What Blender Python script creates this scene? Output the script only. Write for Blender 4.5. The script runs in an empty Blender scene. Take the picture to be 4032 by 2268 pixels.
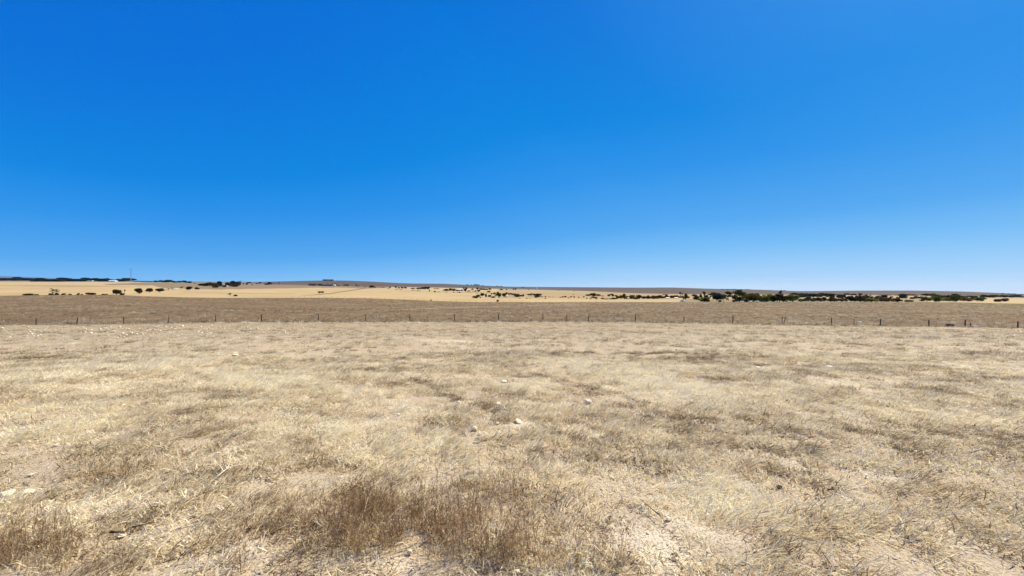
import bpy, math, random
import numpy as np
from mathutils import Vector, Matrix, noise as mnoise

random.seed(7)
RNG = np.random.default_rng(11)
S = bpy.context.scene
COL = S.collection

# ------------------------------------------------------------------ camera, sky, sun, exposure
F = 1500.0          # focal length in photograph pixels (4032 wide)
CX, H = 2016.0, 1150.0
EYE = 1.6
cam_d = bpy.data.cameras.new("camera")
cam_d.sensor_width = 36.0
cam_d.lens = F / 4032 * 36.0
cam_d.shift_y = 16.0 / 4032
cam_d.clip_start = 0.05
cam_d.clip_end = 30000
cam = bpy.data.objects.new("camera", cam_d)
cam.location = (0, 0, EYE)
cam.rotation_euler = (math.radians(90), 0, 0)
COL.objects.link(cam)
S.camera = cam

SUN_EL, SUN_AZ = math.radians(51), math.radians(60)      # azimuth clockwise from +Y
world = bpy.data.worlds.new("World")
S.world = world
world.use_nodes = True
wt = world.node_tree
wt.nodes.clear()
wo = wt.nodes.new('ShaderNodeOutputWorld')
bg = wt.nodes.new('ShaderNodeBackground')
sky = wt.nodes.new('ShaderNodeTexSky')
sky.sky_type = 'NISHITA'
sky.sun_disc = False
sky.sun_elevation = SUN_EL
sky.sun_rotation = SUN_AZ
sky.altitude = 100
sky.air_density = 1.0
sky.dust_density = 0.7
sky.ozone_density = 2.5
SKY_STR = 0.12
HAZE = 1.0e-5
bg.inputs['Strength'].default_value = SKY_STR
def srgb(c):
    return tuple((v/255/12.92 if v/255 <= .04045 else ((v/255+.055)/1.055)**2.4) for v in c)
def wn(op, a, b):
    n = wt.nodes.new('ShaderNodeMath'); n.operation = op
    for s_, v in ((n.inputs[0], a), (n.inputs[1], b)):
        if isinstance(v, (int, float)): s_.default_value = v
        else: wt.links.new(v, s_)
    return n.outputs[0]
# clear deep-blue sky: colour by height above the horizon and by angle from the sun
tcw = wt.nodes.new('ShaderNodeTexCoord'); sxyz = wt.nodes.new('ShaderNodeSeparateXYZ')
wt.links.new(tcw.outputs['Generated'], sxyz.inputs[0])
dt = wt.nodes.new('ShaderNodeVectorMath'); dt.operation = 'DOT_PRODUCT'
dt.inputs[1].default_value = (math.sin(SUN_AZ) * math.cos(SUN_EL), math.cos(SUN_AZ) * math.cos(SUN_EL), math.sin(SUN_EL))
wt.links.new(tcw.outputs['Generated'], dt.inputs[0])
mr = wt.nodes.new('ShaderNodeMapRange'); mr.inputs[1].default_value = 0.0; mr.inputs[2].default_value = .62
mr.inputs[3].default_value = 1.65; mr.inputs[4].default_value = 1.0
wt.links.new(dt.outputs['Value'], mr.inputs[0])
def wramp(fac, stops, conv=True):
    r = wt.nodes.new('ShaderNodeValToRGB'); e = r.color_ramp.elements
    while len(e) < len(stops): e.new(.5)
    for k_, (p_, c_) in enumerate(stops):
        e[k_].position = p_; e[k_].color = (*(srgb(c_) if conv else c_), 1)
    wt.links.new(fac, r.inputs[0]); return r.outputs[0]
EXPO = 0.5
mo = wt.nodes.new('ShaderNodeMapRange'); mo.inputs[1].default_value = -.2; mo.inputs[2].default_value = .5
mo.inputs[3].default_value = .07; mo.inputs[4].default_value = 0.0
wt.links.new(dt.outputs['Value'], mo.inputs[0])
base = wramp(wn('ADD', wn('MULTIPLY', sxyz.outputs[2], mr.outputs[0]), mo.outputs[0]), [(0,(200,227,252)), (.035,(166,212,251)), (.10,(120,190,247)), (.165,(82,168,241)), (.285,(42,148,234)), (.40,(0,134,227)), (.62,(0,114,219)), (1,(0,92,205))])
glow = wramp(dt.outputs['Value'], [(.66,(0,0,0)), (.78,(.04,.04,.04)), (.87,(.22,.22,.22)), (.92,(.40,.40,.40)), (1,(.85,.85,.85))], False)
mx = wt.nodes.new('ShaderNodeMix'); mx.data_type = 'RGBA'
wt.links.new(glow, mx.inputs[0]); wt.links.new(base, mx.inputs[6]); mx.inputs[7].default_value = (*srgb((80,166,241)), 1)
cur = wt.nodes.new('ShaderNodeMix'); cur.data_type = 'RGBA'; cur.blend_type = 'MIX'; cur.inputs[0].default_value = .004
hv = wt.nodes.new('ShaderNodeVectorMath'); hv.operation = 'SCALE'; hv.inputs['Scale'].default_value = SKY_STR * 2 ** EXPO
wt.links.new(sky.outputs[0], hv.inputs[0])
wt.links.new(mx.outputs[2], cur.inputs[6]); wt.links.new(hv.outputs[0], cur.inputs[7])
wt.links.new(cur.outputs[2], bg.inputs[0])
bg.inputs['Strength'].default_value = 2 ** -EXPO
wt.links.new(bg.outputs[0], wo.inputs[0])

sd = bpy.data.lights.new("sun", 'SUN')
sd.energy = 5.0
sd.angle = math.radians(0.5)
sd.color = (1.0, 0.88, 0.62)
sun = bpy.data.objects.new("sun", sd)
SUNV = Vector((math.sin(SUN_AZ) * math.cos(SUN_EL), math.cos(SUN_AZ) * math.cos(SUN_EL), math.sin(SUN_EL)))
sun.rotation_euler = SUNV.to_track_quat('Z', 'Y').to_euler()
sun.location = SUNV * 100
COL.objects.link(sun)

S.view_settings.view_transform = 'Standard'
S.view_settings.look = 'None'
S.view_settings.exposure = EXPO
S.view_settings.gamma = 1.0

# ------------------------------------------------------------------ noise
class VNoise:
    def __init__(s, seed):
        s.t = np.random.default_rng(seed).random((256, 256))
    def __call__(s, x, y):
        x = np.asarray(x, float); y = np.asarray(y, float)
        xi = np.floor(x).astype(int); yi = np.floor(y).astype(int)
        fx = x - xi; fy = y - yi
        fx = fx * fx * (3 - 2 * fx); fy = fy * fy * (3 - 2 * fy)
        a = s.t[xi & 255, yi & 255]; b = s.t[(xi + 1) & 255, yi & 255]
        c = s.t[xi & 255, (yi + 1) & 255]; d = s.t[(xi + 1) & 255, (yi + 1) & 255]
        return (a * (1 - fx) + b * fx) * (1 - fy) + (c * (1 - fx) + d * fx) * fy
    def fbm(s, x, y, o=4):
        r = 0; a = .5; t = 0
        for i in range(o):
            r = r + a * s(x + 17.3 * i, y + 9.1 * i); t += a
            x = x * 2.03; y = y * 2.03; a *= .5
        return r / t
N1, N2, N3 = VNoise(1), VNoise(2), VNoise(3)

# ------------------------------------------------------------------ the lie of the land, as rows of the photograph over distance
def curve(pts):
    xs = np.array([p[0] for p in pts], float); ys = np.array([p[1] for p in pts], float)
    return lambda px: np.interp(px, xs, ys)
R_EDGE = curve([(-1500,1300),(0,1289),(230,1284),(480,1279),(700,1275),(850,1272),(1250,1271),(1600,1270),(2000,1270),(2300,1271),(2500,1273),(2800,1277),(3000,1281),(3300,1286),(3600,1291),(3800,1294),(4032,1298),(5500,1312)])
R_BROWN = curve([(-1500,1166),(0,1164),(200,1161.5),(450,1160.5),(600,1167),(750,1171),(900,1173),(1100,1172.5),(1300,1172.5),(1450,1174.5),(1600,1180),(1750,1186),(1900,1189.5),(2300,1189.5),(3600,1189),(3800,1191),(4032,1196),(5500,1200)])
R_LOW = curve([(-1500,1112),(0,1109),(500,1110.5),(800,1113),(950,1116),(1100,1121),(1300,1127),(1450,1129),(1600,1130.5),(1900,1136),(2100,1140.5),(2300,1146),(2500,1155),(2700,1159),(3000,1160),(3500,1163),(4000,1171),(5500,1176)])
R_SKY = curve([(-1500,1108),(0,1104),(500,1105.5),(800,1108),(950,1109),(1000,1110),(1150,1107),(1230,1105),(1300,1104),(1370,1105),(1450,1108),(1600,1116),(1740,1117),(1850,1122),(2000,1129),(2300,1131),(2500,1132.5),(2650,1132),(2800,1137),(3000,1141),(3150,1146.5),(3400,1144),(3600,1144),(3780,1147.5),(3900,1152),(4032,1158),(5500,1166)])
Y0, Y1, Y2, Y3, Y4 = 62.0, 64.0, 300.0, 1500.0, 2500.0

def row_at(px, Y):
    """row of the photograph where the ground at depth Y (>= 62) shows in column px"""
    px = np.asarray(px, float); Y = np.asarray(Y, float)
    iy = 1.0 / np.maximum(Y, 1.0)
    e = R_EDGE(px); f = e - 4.5; b = R_BROWN(px); l = R_LOW(px); s = R_SKY(px)
    def seg(ya, yb, ra, rb):
        k = (iy - 1/ya) / (1/yb - 1/ya)
        return ra + (rb - ra) * k
    r = seg(Y0, Y1, e, f)
    r = np.where(Y > Y1, seg(Y1, Y2, f, b), r)
    r = np.where(Y > Y2, seg(Y2, Y3, b, l), r)
    r = np.where(Y > Y3, seg(Y3, Y4, l, s), r)
    return r
def undul(x, y):
    fade = np.clip((58 - y) / 12, 0, 1) * np.clip(1.5 * (np.abs(y) + np.abs(x)) / 2 , 0, 1)
    u = (N1.fbm(x / 5.0 + 40, y / 5.0 + 40, 2) - .5) * .26
    u = u + (N2.fbm(x / 1.5 + 20, y / 1.1 + 20, 3) - .5) * .13
    u = u + (N3.fbm(x / .28 + 90, y / .28 + 90, 3) - .5) * .045
    return u * fade
def zg(x, y):
    x = np.asarray(x, float); y = np.asarray(y, float)
    px62 = CX + F * x / Y0
    zf = EYE - Y0 * (R_EDGE(px62) - H) / F
    near = zf * (np.clip(y, 0, Y0) / Y0) ** 1.3 + undul(x, y)
    ys = np.maximum(y, Y0)
    px = CX + F * x / ys
    far = EYE - ys * (row_at(px, ys) - H) / F
    return np.where(y < Y0, near, far)
def at(px, row):
    """ground point that shows at (px, row)"""
    if row > float(R_EDGE(px)):
        lo, hi = 1.2, Y0
        for _ in range(50):
            m = (lo + hi) / 2
            r = H + F * (EYE - float(zg((px - CX) / F * m, m))) / m
            if r > row: lo = m
            else: hi = m
    else:
        row = max(row, float(R_SKY(px)) + .05)
        lo, hi = Y0, Y4
        for _ in range(50):
            m = (lo + hi) / 2
            if float(row_at(px, m)) > row: lo = m
            else: hi = m
    y = (lo + hi) / 2
    x = (px - CX) / F * y
    return Vector((x, y, float(zg(x, y))))

# ------------------------------------------------------------------ object helpers
def tag(o, label=None, cat=None, group=None, kind=None):
    if label: o['label'] = label
    if cat: o['category'] = cat
    if group: o['group'] = group
    if kind: o['kind'] = kind
    return o
def empty(name, loc=(0,0,0), rz=0.0):
    o = bpy.data.objects.new(name, None); COL.objects.link(o)
    o.empty_display_size = .2
    o.location = loc; o.rotation_euler = (0, 0, rz)
    return o
def mesh_from(name, V, Fc, mat=None, smooth=False, attrs=None):
    me = bpy.data.meshes.new(name)
    V = np.asarray(V, np.float32)
    me.from_pydata([tuple(map(float, v)) for v in V] if len(V) < 5000 else V.tolist(), [], Fc if isinstance(Fc, list) else Fc.tolist())
    if attrs:
        for k, a in attrs.items():
            at_ = me.attributes.new(k, 'FLOAT', 'POINT'); at_.data.foreach_set('value', np.asarray(a, np.float32))
    if smooth: me.polygons.foreach_set('use_smooth', [True] * len(me.polygons))
    if mat: me.materials.append(mat)
    me.update()
    return me
def obj(name, me, parent=None):
    o = bpy.data.objects.new(name, me); COL.objects.link(o)
    if parent: o.parent = parent
    return o
class MB:
    def __init__(s): s.V = []; s.F = []
    def box(s, c, d, taper=1.0, rz=0):
        n = len(s.V); cx, cy, cz = c; dx, dy, dz = [q / 2 for q in d]
        ca, sa = math.cos(rz), math.sin(rz)
        for z, t in ((-dz, 1), (dz, taper)):
            for a, b in ((-1,-1),(1,-1),(1,1),(-1,1)):
                X, Y = a*dx*t, b*dy*t
                s.V.append((cx + X*ca - Y*sa, cy + X*sa + Y*ca, cz + z))
        s.F += [[n,n+3,n+2,n+1],[n+4,n+5,n+6,n+7]] + [[n+i,n+(i+1)%4,n+4+(i+1)%4,n+4+i] for i in range(4)]
    def tube(s, pts, rads, seg=6, cap=True):
        n0 = len(s.V); P = [Vector(p) for p in pts]
        for i, p in enumerate(P):
            d = (P[min(i+1, len(P)-1)] - P[max(i-1, 0)]).normalized()
            u = d.cross(Vector((0,0,1)) if abs(d.z) < .9 else Vector((1,0,0))).normalized(); v = d.cross(u)
            for k in range(seg):
                a = 2*math.pi*k/seg
                s.V.append(tuple(p + (u*math.cos(a) + v*math.sin(a)) * rads[i]))
        for i in range(len(P)-1):
            for k in range(seg):
                a = n0+i*seg+k; b = n0+i*seg+(k+1)%seg
                s.F.append([a, b, b+seg, a+seg])
        if cap:
            s.F.append([n0+k for k in range(seg)][::-1]); s.F.append([n0+(len(P)-1)*seg+k for k in range(seg)])
    def prism(s, prof, x0, x1):
        """profile in (y,z) extruded along x"""
        n = len(s.V); m = len(prof)
        for x in (x0, x1):
            for y, z in prof: s.V.append((x, y, z))
        s.F.append(list(range(n, n+m))[::-1]); s.F.append(list(range(n+m, n+2*m)))
        for i in range(m): s.F.append([n+i, n+(i+1)%m, n+m+(i+1)%m, n+m+i])
    def build(s, name, mat, parent=None, smooth=False):
        return obj(name, mesh_from(name, s.V, s.F, mat, smooth), parent)

# ------------------------------------------------------------------ materials
def nmat(name):
    m = bpy.data.materials.new(name); m.use_nodes = True
    t = m.node_tree; t.nodes.clear()
    o = t.nodes.new('ShaderNodeOutputMaterial'); p = t.nodes.new('ShaderNodeBsdfPrincipled')
    t.links.new(p.outputs[0], o.inputs[0])
    p.inputs['Specular IOR Level'].default_value = .25
    p.inputs['Roughness'].default_value = .85
    return m, t, p
def N(t, kind, **kw):
    n = t.nodes.new(kind)
    for k, v in kw.items():
        if k in ('operation','blend_type','data_type','noise_dimensions','attribute_name','attribute_type','feature'): setattr(n, k, v)
        else: n.inputs[k.replace('_',' ')].default_value = v
    return n
def ramp(t, fac, stops):
    r = t.nodes.new('ShaderNodeValToRGB'); e = r.color_ramp.elements
    while len(e) < len(stops): e.new(.5)
    for i, (p, c) in enumerate(stops):
        e[i].position = p; e[i].color = (*c, 1)
    t.links.new(fac, r.inputs[0]); return r.outputs[0]
def mix(t, fac, a, b, bt='MIX'):
    n = t.nodes.new('ShaderNodeMix'); n.data_type = 'RGBA'; n.blend_type = bt
    for s_, v in ((n.inputs[0], fac), (n.inputs[6], a), (n.inputs[7], b)):
        if isinstance(v, (int, float)): s_.default_value = v
        elif isinstance(v, tuple): s_.default_value = (*v, 1)
        else: t.links.new(v, s_)
    return n.outputs[2]
def noise_tex(t, scale, detail=4, rough=.6, stretch=None):
    tc = t.nodes.new('ShaderNodeTexCoord'); n = t.nodes.new('ShaderNodeTexNoise')
    n.inputs['Scale'].default_value = scale; n.inputs['Detail'].default_value = detail; n.inputs['Roughness'].default_value = rough
    if stretch:
        mp = t.nodes.new('ShaderNodeMapping'); mp.inputs['Scale'].default_value = stretch
        t.links.new(tc.outputs['Object'], mp.inputs[0]); t.links.new(mp.outputs[0], n.inputs['Vector'])
    else: t.links.new(tc.outputs['Object'], n.inputs['Vector'])
    return n.outputs['Fac']
def simple(name, c, rough=.8, var=.15, scale=3, metal=0):
    m, t, p = nmat(name)
    f = noise_tex(t, scale)
    a = tuple(q*(1-var) for q in c); b = tuple(min(1, q*(1+var)) for q in c)
    t.links.new(ramp(t, f, [(.3, a), (.7, b)]), p.inputs['Base Color'])
    p.inputs['Roughness'].default_value = rough; p.inputs['Metallic'].default_value = metal
    return m
def attr(t, name, typ='GEOMETRY'):
    a = t.nodes.new('ShaderNodeAttribute'); a.attribute_name = name; a.attribute_type = typ; return a.outputs['Fac']
def math_(t, op, a, b=0.0, clamp=False):
    n = t.nodes.new('ShaderNodeMath'); n.operation = op; n.use_clamp = clamp
    for s_, v in ((n.inputs[0], a), (n.inputs[1], b)):
        if isinstance(v, (int, float)): s_.default_value = v
        else: t.links.new(v, s_)
    return n.outputs[0]

# straw: tone per tuft (instancer) and per blade
def thin(t, p, k):
    p.inputs['Roughness'].default_value = .9; p.inputs['Specular IOR Level'].default_value = .08
    tr = t.nodes.new('ShaderNodeBsdfTranslucent'); ms = t.nodes.new('ShaderNodeMixShader'); ms.inputs[0].default_value = k
    src = p.inputs['Base Color'].links[0].from_socket
    t.links.new(src, tr.inputs['Color']); t.links.new(p.outputs[0], ms.inputs[1]); t.links.new(tr.outputs[0], ms.inputs[2])
    out = [n for n in t.nodes if n.type == 'OUTPUT_MATERIAL'][0]; t.links.new(ms.outputs[0], out.inputs[0])
def straw_mat(name, stops):
    m, t, p = nmat(name)
    tone = attr(t, 'tone', 'INSTANCER'); b = attr(t, 'b')
    v = math_(t, 'ADD', tone, math_(t, 'MULTIPLY', math_(t, 'SUBTRACT', b, .5), .75), True)
    t.links.new(ramp(t, v, stops), p.inputs['Base Color'])
    thin(t, p, .42)
    return m
M_STRAW = straw_mat('straw', [(0, (.10,.066,.034)), (.2, (.26,.175,.10)), (.45, (.58,.46,.29)), (.68, (.83,.73,.48)), (1, (.94,.88,.68))])
M_WEED = straw_mat('weed_stalks', [(0, (.09,.045,.02)), (.5, (.29,.175,.085)), (1, (.56,.40,.22))])

# near paddock soil with litter
m, t, p = nmat('dry_paddock_soil'); M_SOIL = m
n1 = noise_tex(t, .7, 5, .6); n2 = noise_tex(t, 9, 6, .7); n3 = noise_tex(t, 55, 5, .75)
c = ramp(t, n1, [(.3, (.45,.36,.23)), (.7, (.60,.49,.33))])
c = mix(t, ramp(t, n2, [(.35,(0,0,0)),(.62,(1,1,1))]), c, (.60,.49,.34))
c = mix(t, math_(t,'MULTIPLY', attr(t, 'bare'), .8), c, (.84,.73,.56))
c = mix(t, ramp(t, n3, [(.42,(.8,.8,.8)),(.5,(0,0,0))]), c, (.17,.12,.07))
c = mix(t, ramp(t, n3, [(.58,(0,0,0)),(.68,(.8,.8,.8))]), c, (.80,.70,.52))
# far part: broad pale and dull streaks
n4 = noise_tex(t, .35, 5, .65, (1, 3.0, 1)); 
c2 = ramp(t, n4, [(.3,(.23,.172,.098)),(.5,(.31,.238,.142)),(.72,(.45,.36,.225))])
c = mix(t, attr(t, 'farmix'), c, mix(t, ramp(t, noise_tex(t, 3.5, 6, .75, (1,2.2,1)), [(.35,(0,0,0)),(.65,(1,1,1))]), c2, mix(t, .5, c2, (.50,.41,.28))))
c = mix(t, attr(t, 'pale'), c, (.62,.53,.36))
t.links.new(c, p.inputs['Base Color'])
bp = t.nodes.new('ShaderNodeBump'); bp.inputs['Strength'].default_value = .8; bp.inputs['Distance'].default_value = .02
t.links.new(math_(t,'ADD', n3, n2), bp.inputs['Height']); t.links.new(bp.outputs[0], p.inputs['Normal'])

def land_mat(name, base_stops, sc, stretch, extra=None, bump=.0):
    m, t, p = nmat(name)
    f = noise_tex(t, sc, 7, .68, stretch)
    c = ramp(t, f, base_stops)
    if extra: c = extra(t, c)
    t.links.new(c, p.inputs['Base Color'])
    p.inputs['Roughness'].default_value = .95; p.inputs['Specular IOR Level'].default_value = .1
    return m
def brown_extra(t, c):
    f = noise_tex(t, 1.6, 6, .8, (1,1.6,1))
    c = mix(t, ramp(t, f, [(.55,(0,0,0)),(.72,(.6,.6,.6))]), c, (.28,.23,.15))
    c = mix(t, ramp(t, f, [(.28,(.7,.7,.7)),(.42,(0,0,0))]), c, (.10,.07,.042))
    g = noise_tex(t, .07, 5, .7, (1,2.6,1))
    c = mix(t, ramp(t, g, [(.35,(.55,.55,.55)),(.5,(0,0,0))]), c, (.12,.08,.042))
    c = mix(t, ramp(t, g, [(.52,(0,0,0)),(.68,(.55,.55,.55))]), c, (.27,.19,.10))
    c = mix(t, attr(t,'pale'), c, (.36,.29,.18))
    c = mix(t, attr(t,'dark'), c, (.15,.115,.075))
    return c
M_BROWN = land_mat('grazed_paddock', [(.3,(.148,.099,.051)),(.5,(.182,.124,.064)),(.7,(.225,.155,.082))], .03, (1,1.5,1), brown_extra)
def yellow_extra(t, c):
    f = noise_tex(t, .02, 6, .75, (1,.6,1))
    c = mix(t, ramp(t, f, [(.42,(0,0,0)),(.66,(.6,.6,.6))]), c, (.34,.25,.13))
    c = mix(t, attr(t,'tan'), c, (.235,.175,.10))
    c = mix(t, attr(t,'dark'), c, (.15,.105,.06))
    return c
M_YELLOW = land_mat('stubble_field', [(.3,(.42,.31,.155)),(.7,(.53,.40,.20))], .012, (1,2,1), yellow_extra)
M_HILL = land_mat('far_hill', [(.3,(.098,.070,.050)),(.7,(.130,.095,.068))], .004, (1,2,1), lambda t, c: mix(t, attr(t,'tan'), c, (.22,.17,.115)))
M_RIDGE = simple('ridge_haze_tint', (.10,.12,.17), .95, .1, .002)  # bluish distance haze painted into the ridge colour

# ------------------------------------------------------------------ photograph-pixel layout of the near paddock's patches
def proj(x, y, z):
    y = np.maximum(y, .3)
    return CX + F * x / y, H + F * (EYE - z) / y
def patch(px, py, items):
    r = np.zeros_like(px)
    for cx, cy, rx, ry, ang, amp in items:
        a = math.radians(ang); dx = px - cx; dy = py - cy
        u = (dx * math.cos(a) + dy * math.sin(a)) / rx; v = (-dx * math.sin(a) + dy * math.cos(a)) / ry
        r = np.maximum(r, amp * np.clip(1.6 - 1.6 * np.sqrt(u*u + v*v), 0, 1))
    return r
TALL = [(700,1440,330,60,4,1),(980,1490,380,55,8,1),(1500,1628,330,26,3,1),(1680,1830,430,120,12,1),(1350,1700,260,60,10,.7),(1950,1760,300,70,12,.7),
        (2500,1500,520,60,10,.7),(2150,1560,260,35,14,.8),(250,1620,330,60,0,.5),(330,1430,300,40,0,.7),(1450,1560,260,30,6,.7),(2950,2000,350,120,15,.5),(1120,1590,300,30,6,.6),(2700,1560,420,50,12,.6),(3600,2150,500,120,20,.4)]
WEEDS = [(1580,2080,520,120,3,1.4),(1250,2120,330,80,8,1.2),(2020,2190,420,100,5,1.2),(200,2200,400,110,0,.8),(480,1880,220,50,0,.4),(2280,2240,260,60,0,.6),(1900,1960,330,60,0,.6),(2380,2200,150,100,0,.8),(850,2220,260,60,0,.5)]
BARE = [(230,1471,110,8,-2,1),(420,1526,90,14,-3,.9),(1760,1343,140,7,2,1),(2560,2150,260,110,15,1),(1560,2225,160,50,0,1),(900,2170,300,80,-5,.8),(420,1990,330,50,-6,.7),(2240,2140,90,70,0,.8),(2750,2080,260,60,15,.7),
        (3120,1830,260,40,15,.5),(3450,1870,240,30,12,.6),(3800,1820,120,20,12,.7),(3650,2080,260,60,20,.6),(2950,1680,300,25,8,.4),(3300,1500,300,20,5,.5),(1050,1680,120,20,0,.4),(2050,1665,120,20,0,.5),(1500,1925,150,25,0,.3),(1960,1900,90,40,0,.6),(2450,1420,300,12,2,.5)]
DARK = [(1455,1462,60,12,4,1),(1560,1465,60,12,5,.7),(1650,1505,80,16,14,.9),(1770,1565,130,26,20,1),(1920,1610,110,20,12,.8),(2090,1480,90,14,4,.9),(2360,1545,200,26,15,1),(2480,1585,100,20,10,1),(1490,1648,150,16,3,1),(1700,1665,140,16,6,.7),  # shade in gaps between grass humps, painted as darker straw tone
        (200,1412,150,14,0,.8),(900,1553,140,14,4,.9),(3310,1635,70,8,6,1),(2180,1710,130,24,10,.8),(2350,1770,120,24,10,.6),(1150,1530,120,14,5,.5),(1560,2035,130,50,0,.9),(1100,1790,160,22,6,.5),(1000,1900,120,20,0,.4),(3950,2180,100,30,25,.9),(3020,1705,120,14,8,.7),(2940,1610,120,10,6,.6),(480,1570,160,14,0,.4),(3550,1690,90,8,6,.5),(1220,1760,200,25,5,.5),(1100,2110,200,40,0,.8)]

# ------------------------------------------------------------------ near paddock ground
def grid_obj(name, X, Y, Z, mat, attrs, smooth=True):
    ny, nx = X.shape
    V = np.stack([X.ravel(), Y.ravel(), Z.ravel()], 1)
    i = np.arange(ny-1)[:, None] * nx + np.arange(nx-1)[None, :]
    i = i.ravel()
    Fc = np.stack([i, i+1, i+nx+1, i+nx], 1)
    me = mesh_from(name, V, Fc, mat, smooth, attrs)
    o = obj(name, me); o['kind'] = 'structure'
    return o
TS = np.linspace(-1, 1, 560)
ty = np.linspace(0, 1, 620)
ys = -8 + 70 * (0.13 * ty + 0.87 * ty ** 2.6)
ys = np.concatenate([[-14, -11], ys[:-1], [Y0]])
xk = np.sign(TS) * (12 * np.abs(TS) + 158 * np.abs(TS) ** 4.5)
X, Y = np.meshgrid(xk, ys)
Z = zg(X, Y)
px, py = proj(X, Y, Z)
front = Y > .8
bare = np.where(front, patch(px, py, BARE), 0) * (.5 + N2.fbm(X*2, Y*2, 3))
farmix = np.clip((Y - 9) / 14, 0, 1)
pale = np.clip((Y - 57) / 3, 0, 1) * .55 * np.clip((px - 300) / 900, .2, 1) * (.5 + N1.fbm(X/3, Y/1.5, 3)) + np.where(farmix > .3, bare, 0) * .8
grid_obj('dry_paddock', X, Y, Z, M_SOIL, {'bare': np.clip(bare,0,1).ravel(), 'farmix': farmix.ravel(), 'pale': np.clip(pale,0,1).ravel()})

# ------------------------------------------------------------------ land beyond the fence line
def fan(name, ya, yb, n, mat, attr_fn, step=9):
    pxs = np.arange(-1500, 5501, step).astype(float)
    iy = np.linspace(1/ya, 1/yb, n); yy = 1/iy
    yy[0], yy[-1] = ya, yb
    PX, YY = np.meshgrid(pxs, yy)
    XX = (PX - CX) / F * YY
    ZZ = EYE - YY * (row_at(PX, YY) - H) / F
    RR = row_at(PX, YY)
    return grid_obj(name, XX, YY, ZZ, mat, attr_fn(PX, RR, XX, YY))
def line_d(px, py, pts):
    d = np.full_like(px, 1e9)
    for (x0, y0), (x1, y1) in zip(pts[:-1], pts[1:]):
        k = np.clip((px - x0) / (x1 - x0), 0, 1)
        inside = (px >= x0) & (px <= x1)
        d = np.where(inside, np.minimum(d, np.abs(py - (y0 + k * (y1 - y0)))), d)
    return d
def brown_attr(PX, RR, XX, YY):
    d = line_d(PX, RR, [(1440,1222),(1560,1220),(1680,1215),(1850,1209),(2090,1203),(2290,1196.5),(2440,1192)])
    pale = np.clip(1.3 - d / 1.1, 0, 1) * .8 * (.4 + N1.fbm(PX/30, RR/9, 2))
    d2 = line_d(PX, RR, [(1220,1231),(1330,1228)])
    pale = np.maximum(pale, np.clip(1.2 - d2, 0, 1) * .5)
    edge = R_EDGE(PX)
    pale = np.maximum(pale, np.clip(1 - (edge - RR) / 1.2, 0, 1) * .3)
    dark = np.clip(1 - np.abs(edge - RR - 8) / 11, 0, 1) * .75 * (.3 + N2.fbm(PX/40, RR/6, 3))
    return {'pale': np.clip(pale,0,1).ravel(), 'dark': np.clip(dark,0,1).ravel()}
fan('grazed_paddock', Y0, Y2, 90, M_BROWN, brown_attr)
def poly_mask(PX, RR, top, bot, x0, x1, soft=1.0):
    t_ = curve(top)(PX); b_ = curve(bot)(PX)
    jit = (N3.fbm(PX/25, RR/3, 3) - .5) * 3
    return np.clip((RR - t_ + jit)/soft, 0, 1) * np.clip((b_ - RR + jit)/soft, 0, 1) * np.clip((PX-x0)/20, 0, 1) * np.clip((x1-PX)/20, 0, 1)
def yellow_attr(PX, RR, XX, YY):
    tan = poly_mask(PX, RR, [(380,1119),(560,1112),(1500,1112)], [(380,1121),(600,1125),(640,1134),(760,1137),(860,1140),(1000,1138),(1200,1134),(1350,1133),(1420,1137),(1520,1134)], 400, 1540)
    tan = np.maximum(tan, .5 * poly_mask(PX, RR, [(0,1121),(300,1122),(600,1127)], [(0,1126),(300,1132),(600,1130)], -1500, 620, 2))
    tan = np.maximum(tan, .45 * poly_mask(PX, RR, [(0,1137)], [(0,1139.5)], -1500, 500, 1))
    tan = np.maximum(tan, .35 * poly_mask(PX, RR, [(700,1147),(1000,1153)], [(700,1152),(1000,1159)], 700, 1180, 2))
    tan = np.maximum(tan, .45 * poly_mask(PX, RR, [(1500,1143),(1900,1150),(2300,1150)], [(1500,1147),(1900,1156),(2300,1178),(2600,1178)], 1560, 2650, 2))
    tan = np.maximum(tan, .35 * poly_mask(PX, RR, [(2000,1138)], [(2000,1176)], 1950, 5500, 2))
    tan = np.maximum(tan, .75 * poly_mask(PX, RR, [(2600,1176)], [(2600,1192)], 2680, 3650, 2))
    tan = np.maximum(tan, .25 * poly_mask(PX, RR, [(2100,1150),(2600,1165)], [(2100,1154),(2600,1169)], 2100, 2650, 2))
    d = line_d(PX, RR, [(1180,1166),(1250,1160),(1300,1156),(1350,1148),(1400,1141),(1440,1135),(1500,1131.5)])
    w = np.interp(PX, [1180,1300,1500], [.7,2.4,1.6])
    dark = np.clip(1.4 - d / w, 0, 1) * .75
    dark = np.maximum(dark, np.clip(1 - line_d(PX, RR, [(1000,1166),(1180,1166)]) / 1.2, 0, 1) * .3)
    dark = np.maximum(dark, np.clip(1 - line_d(PX, RR, [(2330,1151),(2450,1158)]) / 1.2, 0, 1) * .3)
    dark = np.maximum(dark, np.clip(1 - line_d(PX, RR, [(1780,1182),(1850,1176)]) / 1.0, 0, 1) * .3)
    return {'tan': np.clip(tan,0,1).ravel(), 'dark': np.clip(dark,0,1).ravel()}
fan('stubble_field', Y2, Y3, 170, M_YELLOW, yellow_attr, 6)
fan('far_hill', Y3, Y4, 26, M_HILL, lambda PX, RR, XX, YY: {'tan': (np.clip((1080 - PX)/150, 0, 1)*.95 + np.clip(1-np.abs(RR - R_LOW(PX))/5, 0, 1)*.35*(PX>1100)).clip(0,1).ravel()}, 12)
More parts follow.
